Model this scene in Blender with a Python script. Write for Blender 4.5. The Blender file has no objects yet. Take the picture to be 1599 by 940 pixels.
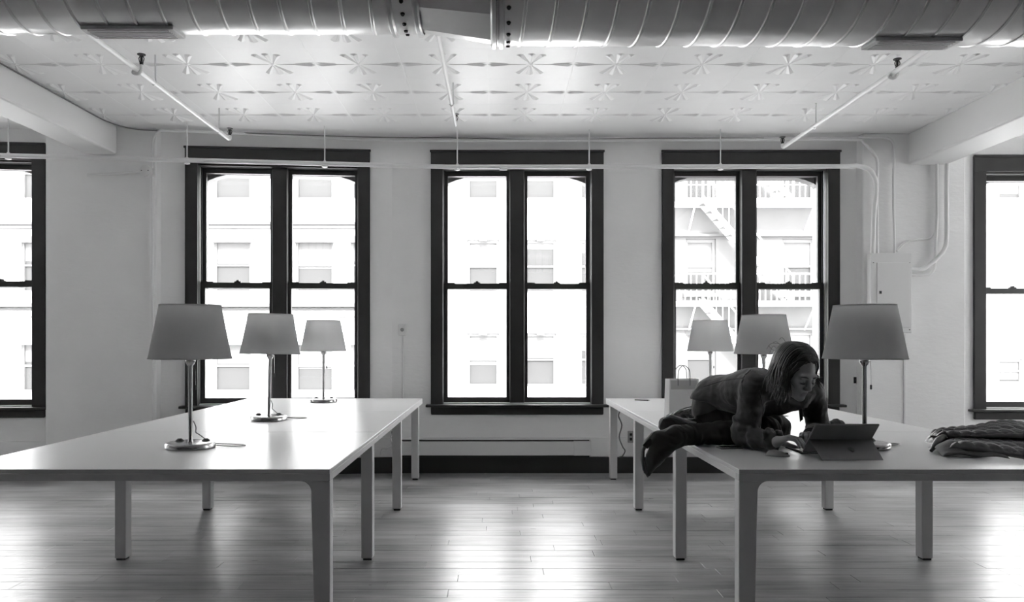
import bpy, bmesh, math, random
import numpy as np
from mathutils import Vector, Matrix

random.seed(7)
scene = bpy.context.scene
C = scene.collection
PI = math.pi
# ------------------------------------------------------------------ camera
F, CX, CY, HC = 1200.0, 777.0, 532.0, 1.255      # focal length (px), vanishing point (px), eye height (m)
cam_d = bpy.data.cameras.new('camera'); cam = bpy.data.objects.new('camera', cam_d); C.objects.link(cam)
cam_d.sensor_width = 36.0; cam_d.lens = F / 1599.0 * 36.0
cam_d.shift_x = (799.5 - CX) / 1599.0; cam_d.shift_y = (CY - 470.0) / 1599.0
cam_d.clip_start = 0.05; cam_d.clip_end = 300
cam.location = (0, 0, HC); cam.rotation_euler = (PI / 2, 0, 0)
scene.camera = cam
# ------------------------------------------------------------------ world, sun, exposure
w = bpy.data.worlds.new('overcast_sky'); scene.world = w; w.use_nodes = True
w.node_tree.nodes['Background'].inputs[0].default_value = (1, 1, 1, 1)
w.node_tree.nodes['Background'].inputs[1].default_value = 4.0
sun_d = bpy.data.lights.new('sun', 'SUN'); sun_d.energy = 5.0; sun_d.angle = math.radians(6)
sun = bpy.data.objects.new('sun', sun_d); C.objects.link(sun)
sun.rotation_euler = Vector((0.0, 0.80, -0.62)).to_track_quat('-Z', 'Y').to_euler()
sun.location = (0, -20, 30)
vs = scene.view_settings
vs.view_transform = 'Standard'; vs.look = 'None'; vs.exposure = 1.6; vs.gamma = 1.0; vs.use_curve_mapping = False
cy = scene.cycles
cy.max_bounces = 10; cy.diffuse_bounces = 7; cy.glossy_bounces = 4; cy.transmission_bounces = 6; cy.transparent_max_bounces = 12
cy.caustics_reflective = False; cy.caustics_refractive = False
cy.sample_clamp_indirect = 6.0
cy.use_denoising = True

# ------------------------------------------------------------------ helpers
def P(px, py, d):
    return Vector(((px - CX) / F * d, d, HC - (py - CY) / F * d))
def PX(px, d): return (px - CX) / F * d
def PZ(py, d): return HC - (py - CY) / F * d

MATS = {}
def mat(name, col, rough=0.6, metal=0.0, spec=0.5, noise=None, bump=None, trans=0.0, sheen=0.0, coat=0.0, tcol=None):
    """grey procedural principled; noise=(scale, amount, stretch xyz), bump=(scale, strength, stretch xyz)"""
    if name in MATS: return MATS[name]
    m = bpy.data.materials.new(name); m.use_nodes = True
    nt = m.node_tree; b = nt.nodes['Principled BSDF']
    b.inputs['Base Color'].default_value = (col, col, col, 1)
    b.inputs['Roughness'].default_value = rough
    b.inputs['Metallic'].default_value = metal
    b.inputs['Specular IOR Level'].default_value = spec
    b.inputs['Coat Weight'].default_value = coat
    b.inputs['Sheen Weight'].default_value = sheen
    tc = nt.nodes.new('ShaderNodeTexCoord')
    def noise_tex(scale, st):
        mp = nt.nodes.new('ShaderNodeMapping'); mp.inputs['Scale'].default_value = st
        nt.links.new(tc.outputs['Object'], mp.inputs['Vector'])
        n = nt.nodes.new('ShaderNodeTexNoise'); n.inputs['Scale'].default_value = scale; n.inputs['Detail'].default_value = 5
        nt.links.new(mp.outputs['Vector'], n.inputs['Vector']); return n
    if noise:
        n = noise_tex(noise[0], noise[2] if len(noise) > 2 else (1, 1, 1))
        r = nt.nodes.new('ShaderNodeMapRange'); r.inputs['From Min'].default_value = 0.25; r.inputs['From Max'].default_value = 0.75
        r.inputs['To Min'].default_value = col * (1 - noise[1]); r.inputs['To Max'].default_value = col * (1 + noise[1])
        nt.links.new(n.outputs['Fac'], r.inputs['Value'])
        cc = nt.nodes.new('ShaderNodeCombineColor')
        for k in range(3): nt.links.new(r.outputs['Result'], cc.inputs[k])
        nt.links.new(cc.outputs['Color'], b.inputs['Base Color'])
    if bump:
        n = noise_tex(bump[0], bump[2] if len(bump) > 2 else (1, 1, 1))
        bp = nt.nodes.new('ShaderNodeBump'); bp.inputs['Strength'].default_value = bump[1]; bp.inputs['Distance'].default_value = 0.02
        nt.links.new(n.outputs['Fac'], bp.inputs['Height']); nt.links.new(bp.outputs['Normal'], b.inputs['Normal'])
    if trans:
        t = nt.nodes.new('ShaderNodeBsdfTranslucent'); t.inputs[0].default_value = (tcol or col, tcol or col, tcol or col, 1)
        mx = nt.nodes.new('ShaderNodeMixShader'); mx.inputs[0].default_value = trans
        nt.links.new(b.outputs[0], mx.inputs[1]); nt.links.new(t.outputs[0], mx.inputs[2])
        nt.links.new(mx.outputs[0], nt.nodes['Material Output'].inputs['Surface'])
    MATS[name] = m
    return m

def glass_mat():
    m = bpy.data.materials.new('window_glass'); m.use_nodes = True; nt = m.node_tree
    nt.nodes.remove(nt.nodes['Principled BSDF'])
    t = nt.nodes.new('ShaderNodeBsdfTransparent'); t.inputs[0].default_value = (.97, .97, .97, 1)
    g = nt.nodes.new('ShaderNodeBsdfGlossy'); g.inputs['Roughness'].default_value = 0.02
    mx = nt.nodes.new('ShaderNodeMixShader'); mx.inputs[0].default_value = 0.05
    nt.links.new(t.outputs[0], mx.inputs[1]); nt.links.new(g.outputs[0], mx.inputs[2])
    nt.links.new(mx.outputs[0], nt.nodes['Material Output'].inputs['Surface'])
    return m

M_WALL = mat('painted_brick_plaster', .84, .6, noise=(3.0, .03), bump=(14, .12, (1, 1, 2.5)))
M_CEIL = mat('painted_tin', .90, .45, noise=(2.0, .03), bump=(5, .10))
M_BEAM = mat('painted_concrete', .78, .6, bump=(9, .08))
M_BACK = mat('back_wall_paint', .06, .8, noise=(2, .05))
M_CASE = mat('black_window_paint', .024, .42, noise=(9, .15))
M_TRACK = mat('sash_track_metal', .72, .35, metal=.3)
M_GLASS = glass_mat()
M_BASE = mat('black_baseboard_paint', .022, .5)
M_PIPE = mat('white_pipe_paint', .80, .4)
M_BLACK = mat('black_metal', .02, .4)
M_STEEL = mat('galvanised_duct_steel', .92, .28, metal=.45, noise=(2.6, .22, (1, 1, 1)), bump=(3.0, .10))
M_SEAM = mat('duct_seam_steel', .62, .30, metal=1.0)
M_REG = mat('register_grey_paint', .75, .5)
M_TOP = mat('white_table_laminate', .62, .30, spec=.75)
M_LEG = mat('white_table_lacquer', .62, .4)
M_CHROME = mat('brushed_lamp_metal', .50, .20, metal=1.0)
M_SHADE = mat('linen_lamp_shade', .32, .85, trans=.66, tcol=.82, bump=(180, .04))
M_CORD_W = mat('white_cord_plastic', .72, .4)
M_CORD_D = mat('dark_cord_rubber', .05, .5)
M_METALBOX = mat('grey_white_panel_paint', .74, .45)

def floor_mat():
    m = bpy.data.materials.new('worn_maple_floor'); m.use_nodes = True; nt = m.node_tree; b = nt.nodes['Principled BSDF']
    tc = nt.nodes.new('ShaderNodeTexCoord'); oi = nt.nodes.new('ShaderNodeObjectInfo')
    geo = nt.nodes.new('ShaderNodeNewGeometry')
    def nz(scale, st, det=6):
        mp = nt.nodes.new('ShaderNodeMapping'); mp.inputs['Scale'].default_value = st
        nt.links.new(geo.outputs['Position'], mp.inputs['Vector'])
        n = nt.nodes.new('ShaderNodeTexNoise'); n.inputs['Scale'].default_value = scale; n.inputs['Detail'].default_value = det
        nt.links.new(mp.outputs['Vector'], n.inputs['Vector']); return n.outputs['Fac']
    def math_(op, a, bb):
        n = nt.nodes.new('ShaderNodeMath'); n.operation = op
        for i, v in enumerate((a, bb)):
            if isinstance(v, (int, float)): n.inputs[i].default_value = v
            else: nt.links.new(v, n.inputs[i])
        return n.outputs[0]
    grain = nz(3.0, (.8, 9, 1)); stain = nz(1.5, (.7, 1.8, 1)); scuff = nz(7, (1, 5, 1))
    v = math_('ADD', math_('MULTIPLY', grain, .36), math_('MULTIPLY', stain, .70))
    v = math_('ADD', v, math_('MULTIPLY', oi.outputs['Random'], .07))
    v = math_('ADD', v, math_('MULTIPLY', scuff, .10))
    v = math_('MAXIMUM', math_('SUBTRACT', v, .29), .05)
    cc = nt.nodes.new('ShaderNodeCombineColor')
    for k in range(3): nt.links.new(v, cc.inputs[k])
    nt.links.new(cc.outputs[0], b.inputs['Base Color'])
    r = math_('ADD', math_('MULTIPLY', scuff, .20), .22)
    nt.links.new(r, b.inputs['Roughness']); b.inputs['Specular IOR Level'].default_value = .9
    bp = nt.nodes.new('ShaderNodeBump'); bp.inputs['Strength'].default_value = .12; bp.inputs['Distance'].default_value = .01
    nt.links.new(scuff, bp.inputs['Height']); nt.links.new(bp.outputs[0], b.inputs['Normal'])
    return m
M_FLOOR = floor_mat()

class MB:
    """collects shapes; build() links them as one mesh object"""
    def __init__(s): s.v = []; s.f = []
    def add(s, vs, fs):
        o = len(s.v); s.v += [tuple(v) for v in vs]; s.f += [tuple(o + i for i in f) for f in fs]; return s
    def box(s, x0, x1, y0, y1, z0, z1):
        return s.add([(x0,y0,z0),(x1,y0,z0),(x1,y1,z0),(x0,y1,z0),(x0,y0,z1),(x1,y0,z1),(x1,y1,z1),(x0,y1,z1)],
                     [(3,2,1,0),(4,5,6,7),(0,1,5,4),(1,2,6,5),(2,3,7,6),(3,0,4,7)])
    def prism(s, poly, fn0, fn1):
        """poly: 2-D outline; fn0/fn1 map (a,b) to the two end faces"""
        n = len(poly)
        return s.add([fn0(*p) for p in poly] + [fn1(*p) for p in poly],
                     [tuple(range(n))[::-1], tuple(range(n, 2 * n))] + [(i, (i + 1) % n, n + (i + 1) % n, n + i) for i in range(n)])
    def tube(s, pts, r, seg=8, caps=True):
        pts = [Vector(p) for p in pts]; n = len(pts)
        rs = r if isinstance(r, (list, tuple)) else [r] * n
        T = []
        for i in range(n):
            t = pts[min(i + 1, n - 1)] - pts[max(i - 1, 0)]
            T.append(t.normalized() if t.length > 1e-9 else Vector((0, 0, 1)))
        up = Vector((0, 0, 1)) if abs(T[0].z) < .9 else Vector((1, 0, 0))
        N = T[0].cross(up).normalized(); vs = []
        for i in range(n):
            N = (N - T[i] * N.dot(T[i])).normalized(); B = T[i].cross(N)
            for k in range(seg):
                a = 2 * PI * k / seg
                vs.append(pts[i] + (N * math.cos(a) + B * math.sin(a)) * rs[i])
        fs = [(i*seg+k, i*seg+(k+1)%seg, (i+1)*seg+(k+1)%seg, (i+1)*seg+k) for i in range(n-1) for k in range(seg)]
        if caps: fs += [tuple(range(seg))[::-1], tuple(range((n-1)*seg, n*seg))]
        return s.add(vs, fs)
    def lathe(s, prof, seg=32, c=(0, 0, 0)):
        n = len(prof)
        vs = [(c[0] + r * math.cos(2*PI*k/seg), c[1] + r * math.sin(2*PI*k/seg), c[2] + z) for r, z in prof for k in range(seg)]
        fs = [(i*seg+k, i*seg+(k+1)%seg, (i+1)*seg+(k+1)%seg, (i+1)*seg+k) for i in range(n-1) for k in range(seg)]
        return s.add(vs, fs)
    def build(s, name, m, parent=None, smooth=False, bevel=0.0, segs=2):
        me = bpy.data.meshes.new(name); me.from_pydata(s.v, [], s.f)
        bm = bmesh.new(); bm.from_mesh(me)
        bmesh.ops.recalc_face_normals(bm, faces=bm.faces[:])
        if bevel:
            ed = [e for e in bm.edges if e.is_manifold and e.calc_face_angle(0) > .6]
            bmesh.ops.bevel(bm, geom=ed, offset=bevel, segments=segs, profile=.5, affect='EDGES')
        bm.to_mesh(me); bm.free()
        if smooth:
            for p in me.polygons: p.use_smooth = True
            try: me.set_sharp_from_angle(angle=math.radians(40))
            except Exception: pass
        return obj(name, me, m, parent)
def obj(name, me, m=None, parent=None):
    o = bpy.data.objects.new(name, me); C.objects.link(o)
    if m is not None and not me.materials: me.materials.append(m)
    if parent is not None: o.parent = parent
    return o
def bx(*a): return MB().box(*a)
def thing(name, label, cat, loc=(0, 0, 0), rz=0, group=None):
    o = bpy.data.objects.new(name, None); C.objects.link(o); o.empty_display_size = .1
    o.location = loc; o.rotation_euler = (0, 0, rz)
    return tag(o, label, cat, group)
def tag(o, label, cat, group=None):
    o['label'] = label; o['category'] = cat
    if group: o['group'] = group
    return o
def struct(o, label=None, cat=None):
    o['kind'] = 'structure'
    if label: o['label'] = label
    if cat: o['category'] = cat
    return o
def empty_struct(name, label, cat, loc=(0, 0, 0), rz=0):
    o = bpy.data.objects.new(name, None); C.objects.link(o); o.location = loc; o.rotation_euler = (0, 0, rz)
    return struct(o, label, cat)
def copy_tree(o, parent=None):
    c = o.copy(); C.objects.link(c); c.parent = parent
    for ch in [x for x in o.children]: copy_tree(ch, c)
    return c
def bez(pts, n=8):
    """Catmull-Rom through points"""
    pts = [Vector(p) for p in pts]; out = []
    Q = [pts[0] * 2 - pts[1]] + pts + [pts[-1] * 2 - pts[-2]]
    for i in range(1, len(Q) - 2):
        a, b, c, d = Q[i-1], Q[i], Q[i+1], Q[i+2]
        for k in range(n):
            t = k / n
            out.append(.5 * ((2*b) + (c - a)*t + (2*a - 5*b + 4*c - d)*t*t + (3*b - a - 3*c + d)*t**3))
    out.append(pts[-1]); return out

# ------------------------------------------------------------------ room shell
ZC = 3.19                     # ceiling
BEND, SLOPE = -1.0, 0.085     # the left stretch of the window wall comes forward a little
ANG = math.atan(SLOPE)
def wallY(px):
    k = (px - CX) / F
    y = 7.3
    if k * y < BEND: y = (7.3 - SLOPE * BEND) / (1 - SLOPE * k)
    return y
def s_left(px):               # distance along the left stretch, from the bend (negative to the left)
    y = wallY(px); return (PX(px, y) - BEND) / math.cos(ANG)
XL, XR, YB = -7.6, 7.8, -3.2
WT = .36                      # wall thickness
# floor slab, sub-floor in the gaps
fl = struct(bx(XL, XR, YB, 7.3, -.2, -.018).build('floor', mat('floor_gap_dirt', .10, .9)), 'worn wooden plank floor running under the white tables', 'floor')
PW = .12
planks = []
row = 0; y = YB
rng = random.Random(3)
while y < 7.29:
    x = XL + rng.uniform(-1.2, 0)
    y1 = min(y + PW, 7.3)
    while x < XR:
        L = rng.choice([.75, .95, 1.15, 1.35, 1.55]); x0 = max(x, XL); x1 = min(x + L, XR)
        if x1 - x0 > .02: planks.append((x0, x1, y, y1))
        x += L
    y += PW
def vis(p):
    cxp = (p[0] + p[1]) / 2; yc = (p[2] + p[3]) / 2
    if yc < 3.62: return 1e9
    px = CX + F * cxp / yc
    half = F * (p[1] - p[0]) / 2 / yc
    if px + half < 0 or px - half > 1599: return 1e9
    return yc
planks.sort(key=vis)
rest = MB()
pm = {}
for i, (x0, x1, y0, y1) in enumerate(planks):
    dz = rng.uniform(-.0012, 0)
    if i < 300 and vis(planks[i]) < 1e8:
        key = (round(x1 - x0, 2), round(y1 - y0, 3))
        if key not in pm:
            a, b = key
            g = .0006
            pm[key] = MB().add([(-a/2+g,-b/2+g,-.018),(a/2-g,-b/2+g,-.018),(a/2-g,b/2-g,-.018),(-a/2+g,b/2-g,-.018),
                                (-a/2+g,-b/2+g,-.001),(a/2-g,-b/2+g,-.001),(a/2-g,b/2-g,-.001),(-a/2+g,b/2-g,-.001),
                                (-a/2+.0018,-b/2+.0018,0),(a/2-.0018,-b/2+.0018,0),(a/2-.0018,b/2-.0018,0),(-a/2+.0018,b/2-.0018,0)],
                               [(0,1,5,4),(1,2,6,5),(2,3,7,6),(3,0,4,7),(4,5,9,8),(5,6,10,9),(6,7,11,10),(7,4,8,11),(8,9,10,11)]).build('plank', M_FLOOR, fl)
            o = pm[key]
        else:
            o = pm[key].copy(); C.objects.link(o)
        o.location = ((x0 + x1) / 2, (y0 + y1) / 2, dz)
    else:
        g = .0006
        rest.box(x0 + g, x1 - g, y0 + g, y1 - g, -.018, dz)
ro = rest.build('plank_field', M_FLOOR, fl); ro['kind'] = 'stuff'

# ceiling and its pressed tin tiles
ce = struct(bx(XL - WT, XR + WT, YB - WT, 7.3 + WT, ZC, ZC + .35).build('ceiling', M_CEIL), 'white pressed-tin ceiling above the whole room', 'ceiling')
def tile_mesh():
    mb = MB(); h = .30
    mb.box(-h + .0004, h - .0004, -h + .0004, h - .0004, -.004, 0)
    def wedge(a, r0, r1, w0, w1, hh, cx=0, cy=0):
        ca, sa = math.cos(a), math.sin(a)
        def q(r, t): return (cx + r * ca - t * sa, cy + r * sa + t * ca)
        pts = [(r0, -w0), (r1 * .93, -w1), (r1, -w1 * .45), (r1, w1 * .45), (r1 * .93, w1), (r0, w0)]
        b = [(*q(r, t), -.004) for r, t in pts]
        mid0 = (*q(r0, 0), -.004 - hh * .3); mid1 = (*q(r1 * .90, 0), -.004 - hh)
        v = b + [mid0, mid1]
        mb.add(v, [(0, 1, 7, 6), (1, 2, 7), (2, 3, 7), (3, 4, 7), (4, 5, 6, 7), (5, 0, 6)])
    for k in range(6):                                   # star of flared petals
        wedge(PI/2 + (k % 3 - 1) * .42 + (k // 3) * PI, .03, .205, .006, .026, .011)
    for s in (0, PI):                                    # long narrow leaves along the joint
        wedge(s, .03, .30, .002, .004, .005)
        wedge(s + .10, .16, .295, .002, .006, .005); wedge(s - .10, .16, .295, .002, .006, .005)
    mb.add([(-.018, -.018, -.004), (.018, -.018, -.004), (.018, .018, -.004), (-.018, .018, -.004), (0, 0, -.010)],
           [(0, 1, 4), (1, 2, 4), (2, 3, 4), (3, 0, 4)])
    return mb
t0 = None
for j in range(-3, 4):
    for i in range(-9, 10):
        X = .23 + .6 * i; Y = 5.37 + .6 * j
        if Y + .3 > 7.3: continue
        if t0 is None: t0 = tile_mesh().build('tin_tile', M_CEIL, ce); o = t0
        else: o = t0.copy(); C.objects.link(o)
        o.location = (X, Y, ZC)

# side and back walls
struct(bx(XL - WT, XR + WT, YB - WT, YB, 0, ZC).build('wall_back', M_BACK), 'dark wall behind the viewpoint', 'wall')

# window wall: local s along the wall, t outward
OP_Z0, OP_Z1 = .64, 2.905
CAS = .102
def wins_s(px0, px1, left):   # casing outer edges in pixels -> opening edges along the wall
    if left: a, b = s_left(px0), s_left(px1)
    else: a, b = PX(px0, 7.3), PX(px1, 7.3)
    return a + CAS, b - CAS
LW = s_left(72); W_ = 1.44
left_w = [(LW - CAS - W_, LW - CAS), wins_s(290, 578, True)]
right_w = [wins_s(673, 942, False), wins_s(1033, 1310, False), (PX(1519, 7.3) + CAS, PX(1519, 7.3) + CAS + W_)]
def wall_mesh(s0, s1, ops, dzs):
    mb = MB(); cur = s0
    for (a, b), dz in zip(ops, dzs):
        mb.box(cur, a, 0, WT, 0, ZC); mb.box(a, b, 0, WT, 0, OP_Z0 + dz); mb.box(a, b, 0, WT, OP_Z1 + dz, ZC); cur = b
    mb.box(cur, s1, 0, WT, 0, ZC); return mb
extra = (left_w[0][0] - 2.05, left_w[0][0] - .6)  # unseen opening left of the frame, added to let in light
wl = wall_mesh((XL - BEND) / math.cos(ANG), .0, [extra] + left_w, [0, 0, 0]).build('wall_window_left', M_WALL)
wl.location = (BEND, 7.3, 0); wl.rotation_euler = (0, 0, ANG)
struct(wl, 'white wall holding the two left windows', 'wall')
wr = wall_mesh(BEND, XR, right_w, [0, 0, -.045]).build('wall_window_right', M_WALL); wr.location = (0, 7.3, 0)
struct(wr, 'white wall holding the middle and right windows', 'wall')

def make_window(n, label, parent_loc, rz, a, b, dz):
    w2 = (b - a) / 2
    root = empty_struct('window_%d' % n, label, 'window', parent_loc, rz)
    Z0, Z1 = OP_Z0 + dz, OP_Z1 + dz
    for s in (-1, 1):
        x0, x1 = (-w2 - CAS, -w2 + .012) if s < 0 else (w2 - .012, w2 + CAS)
        bx(x0, x1, -.028, 0, Z0, Z1).build('casing', M_CASE, root, bevel=.004)
    hc = bx(-w2 - CAS, w2 + CAS, -.032, 0, Z1 - .005, 3.05 + dz).build('head_casing', M_CASE, root, bevel=.004)
    bx(-w2 - CAS - .008, w2 + CAS + .008, -.045, -.02, 3.038 + dz, 3.058 + dz).build('head_moulding', M_CASE, hc, bevel=.004)
    bx(-w2 - CAS - .045, w2 + CAS + .045, -.075, .08, Z0 - .012, Z0 + .012).build('stool', M_CASE, root, bevel=.006)
    bx(-w2 - CAS, w2 + CAS, -.024, 0, Z0 - .088, Z0 - .012).build('apron', M_CASE, root, bevel=.012, segs=3)
    bx(-w2, w2, .08, WT + .03, Z0 - .01, Z0 + .02).build('outer_sill', M_TRACK, root)
    bx(-w2 + .01, w2 - .01, .012, .066, Z0 + .012, Z0 + .024).build('inner_sill', M_TRACK, root)
    T0, T1 = .07, .115            # lower sash depth, upper sash is behind it
    for s in (-1, 1):
        x0, x1 = (-w2, -w2 + .016) if s < 0 else (w2 - .016, w2)
        bx(x0, x1, 0, .05, Z0 + .012, Z1).build('jamb', M_CASE, root)
        x0, x1 = (-w2, -w2 + .010) if s < 0 else (w2 - .010, w2)
        bx(x0, x1, .05, .085, Z0 + .012, Z1).build('sash_track', M_TRACK, root)
        x0, x1 = (-w2, -w2 + .02) if s < 0 else (w2 - .02, w2)
        bx(x0, x1, .085, .19, Z0 + .012, Z1).build('outer_jamb', M_CASE, root)
    bx(-w2, w2, .0, .19, Z1 - .02, Z1).build('head_jamb', M_CASE, root)
    bx(-.070, .070, .03, .19, Z0 + .012, Z1).build('mullion', M_CASE, root, bevel=.006)
    zm = 1.775 + dz               # meeting rail
    for s in (-1, 1):
        if s < 0: x0, x1 = -w2 + .012, -.062
        else: x0, x1 = .062, w2 - .012
        st = .040
        for nm, za, zb, t0, t1, rb, rt in (('lower_sash', Z0 + .012, zm + .028, T0, T0 + .04, .062, .052), ('upper_sash', zm - .028, Z1 - .015, T0 + .045, T0 + .085, .05, .05)):
            mb = MB().box(x0, x0 + st, t0, t1, za, zb).box(x1 - st, x1, t0, t1, za, zb)
            mb.box(x0 + st, x1 - st, t0, t1, za, za + rb).box(x0 + st, x1 - st, t0, t1, zb - rt, zb)
            so = mb.build(nm, M_CASE, root)
            bx(x0 + st - .004, x1 - st + .004, (t0 + t1) / 2 - .002, (t0 + t1) / 2 + .002, za + rb - .004, zb - rt + .004).build('pane', M_GLASS, so)
            if nm == 'lower_sash':
                xc = (x0 + x1) / 2
                MB().box(xc - .03, xc + .03, t0 + .005, t1, zb, zb + .012).box(xc - .012, xc + .012, t0 + .005, t1, zb + .012, zb + .024).build('sash_lock', M_CASE, so)
                for q in (x0 + .06, x1 - .06):
                    bx(q - .05, q + .05, t0 + .008, t1, zb, zb + .010).build('rail_horn', M_CASE, so)
    for s in (-1, 1):             # corners of the arched opening outside
        xs = s * w2
        MB().prism([(0, 0), (-s * .20, 0), (-s * .12, -.022), (-s * .05, -.05), (0, -.085)],
                   lambda u, v: (xs + u, .22, Z1 - .06 + v), lambda u, v: (xs + u, .34, Z1 - .06 + v)).build('arch_corner', M_CASE, root)
    bx(-w2, w2, .20, .35, Z1 - .06, Z1).build('outer_head', M_CASE, root)
    return root
def on_left(a, b):
    c = (a + b) / 2; return (BEND + c * math.cos(ANG), 7.3 + c * math.sin(ANG), 0)
wl_lab = ['window cut by the left edge of the photograph, beside the left pillar', 'black framed window behind the three left lamps']
for i, (a, b) in enumerate(left_w): make_window(i + 1, wl_lab[i], on_left(a, b), ANG, a, b, 0)
wr_lab = ['middle black framed window standing clear between the two table rows', 'black framed window behind the woman, fire escape outside', 'window cut by the right edge of the photograph, beyond the electrical panel']
for i, (a, b) in enumerate(right_w): make_window(i + 3, wr_lab[i], ((a + b) / 2, 7.3, 0), 0, a, b, -.045 if i == 2 else 0)

# side walls; the right one gets two added unseen windows to brighten wall and ceiling
side_ops = [(3.55, 4.99), (5.35, 6.60)]
o = wall_mesh(YB, 7.0, [], []).build('wall_left', M_WALL); o.location = (XL, 0, 0); o.rotation_euler = (0, 0, PI / 2)
struct(o, 'white side wall far left beyond the frame', 'wall')
o = wall_mesh(YB, 7.3, side_ops, [0, 0]).build('wall_right', M_WALL); o.location = (XR, 0, 0)
o.rotation_euler = (0, 0, -PI / 2); o.data.transform(Matrix.Scale(-1, 4, (1, 0, 0))); o.data.flip_normals()
struct(o, 'white side wall far right beyond the frame', 'wall')
for i, (a, b) in enumerate(side_ops):
    make_window(6 + i, 'added unseen side window %s beyond the right edge of the frame' % ('nearer' if i == 0 else 'farther'), (XR, (a + b) / 2, 0), -PI / 2, a, b, 0)

# pillars, beams
PP = .13
pl = MB().box(s_left(82), s_left(252), -PP, 0, 0, ZC).build('wall_pillar_left', M_WALL, bevel=.012)
pl.location = (BEND, 7.3, 0); pl.rotation_euler = (0, 0, ANG); struct(pl, 'white wall pillar between the two left windows', 'pillar')
PRX0, PRX1 = PX(1347, 7.17), PX(1508, 7.17)
struct(bx(PRX0, PRX1, 7.3 - PP, 7.3, 0, ZC).build('wall_pillar_right', M_WALL, bevel=.012), 'white wall pillar carrying the electrical panel', 'pillar')
BLZ, BRZ = 2.934, 2.895
def beam(name, x0, x1, z, yend, label):
    mb = MB().box(x0, x1, YB, yend, z, ZC)
    struct(mb.build(name, M_BEAM, bevel=.02), label, 'beam')
beam('ceiling_beam_left', -3.72, -3.43, BLZ, 6.93, 'white ceiling beam ending on the left pillar')
beam('ceiling_beam_right', 3.83, 4.19, BRZ, 7.18, 'white ceiling beam ending above the electrical panel')

# baseboard, heater cover, raceway
def lstrip(name, s0, s1, t0, t1, z0, z1, m, label=None, left=True, bevel=0):
    o = bx(s0, s1, t0, t1, z0, z1).build(name, m, bevel=bevel)
    if left: o.location = (BEND, 7.3, 0); o.rotation_euler = (0, 0, ANG)
    else: o.location = (0, 7.3, 0)
    return o
SL0 = (XL - BEND) / math.cos(ANG)
struct(lstrip('baseboard_left', SL0, .01, -.022, 0, 0, .15, M_BASE), 'black baseboard under the left windows', 'baseboard')
struct(lstrip('baseboard_right', BEND, XR, -.022, 0, 0, .15, M_BASE, left=False), 'black baseboard under the middle and right windows', 'baseboard')
struct(lstrip('trim_1', SL0, .0, -.030, 0, .165, .335, M_WALL), 'white ledge band along the left wall above the baseboard', 'trim')
struct(lstrip('trim_2', PX(921, 7.3), XR, -.030, 0, .165, .335, M_WALL, left=False), 'white ledge band along the right wall above the baseboard', 'trim')
hx0, hx1 = -1.0, PX(921, 7.3)
h = thing('baseboard_heater', 'long white baseboard heater cover below the middle window', 'heater', ((hx0 + hx1) / 2, 7.3, .155))
hw = (hx1 - hx0) / 2
bx(-hw, hw, -.075, -.005, .02, .150).build('front_cover', M_METALBOX, h, bevel=.006)
bx(-hw, hw, -.060, -.005, .165, .180).build('top_lip', M_METALBOX, h, bevel=.003)
bx(-hw + .01, hw - .01, -.050, -.005, .0, .018).build('fin_strip', M_BLACK, h)
bx(-hw + .01, hw - .01, -.045, -.005, .150, .165).build('air_slot', M_BLACK, h)
bx(hw - .16, hw, -.079, -.004, .02, .155).build('end_cap', M_METALBOX, h, bevel=.004)

# ------------------------------------------------------------------ duct
DY, DZ = 2.757, 2.60
R1, R2 = .230, .270
DQ = 2.864                    # depth of the duct's lower outline
def duct_r(x):
    xa, xb = PX(662, DQ), PX(770, DQ)
    if x < xa: return R1
    if x > xb: return R2
    return R1 + (R2 - R1) * (x - xa) / (xb - xa)
du = thing('spiral_duct', 'large galvanised steel spiral air duct running across under the ceiling', 'air duct', (0, DY, DZ))
xa, xb = PX(662, DQ), PX(770, DQ)
def cyl(x0, x1, ra, rb, seg=48):
    mb = MB(); vs = []
    for x, r in ((x0, ra), (x1, rb)): vs += [(x, r * math.cos(2*PI*k/seg), r * math.sin(2*PI*k/seg)) for k in range(seg)]
    mb.add(vs, [(k, (k+1) % seg, seg + (k+1) % seg, seg + k) for k in range(seg)]); return mb
cyl(XL, xa, R1, R1).build('narrow_pipe', M_STEEL, du, smooth=True)
cyl(xb, XR, R2, R2).build('wide_pipe', M_STEEL, du, smooth=True)
# gored square-ish reducer
cyl(xa, xb, R1 * .99, R2 * .99, 12).build('reducer', M_STEEL, du)
def ring(x, r, wd, hh, nm, m):
    prof = [(-wd, 0), (-wd * .5, hh), (wd * .5, hh), (wd, 0)]
    seg = 48; vs = []
    for a, b in prof: vs += [(a, (r + b) * math.cos(2*PI*k/seg), (r + b) * math.sin(2*PI*k/seg)) for k in range(seg)]
    n = 4
    mb = MB().add(vs, [(i*seg+k, i*seg+(k+1) % seg, (i+1)*seg+(k+1) % seg, (i+1)*seg+k) for i in range(n-1) for k in range(seg)])
    return mb.build(nm, m, du, smooth=True)
s1 = s2 = None
for i in range(40):
    x = xa - .17 - i * .104
    if x > XL and x > -3.0:
        if s1 is None: s1 = ring(0, R1, .007, .004, 'seam', M_SEAM); o = s1
        else: o = s1.copy(); C.objects.link(o)
        o.location.x = x; o.rotation_euler = (0, 0, .07)
    x = xb + .10 + i * .104
    if x < 3.2:
        if s2 is None: s2 = ring(0, R2, .007, .004, 'seam', M_SEAM); o = s2
        else: o = s2.copy(); C.objects.link(o)
        o.location.x = x; o.rotation_euler = (0, 0, .07)
for x, r in ((xa - .008, R1), (xa - .10, R1), (xb + .004, R2), (xb + .03, R2)):
    ring(0, r, .012, .011, 'collar', M_SEAM).location.x = x
sc0 = None
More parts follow.
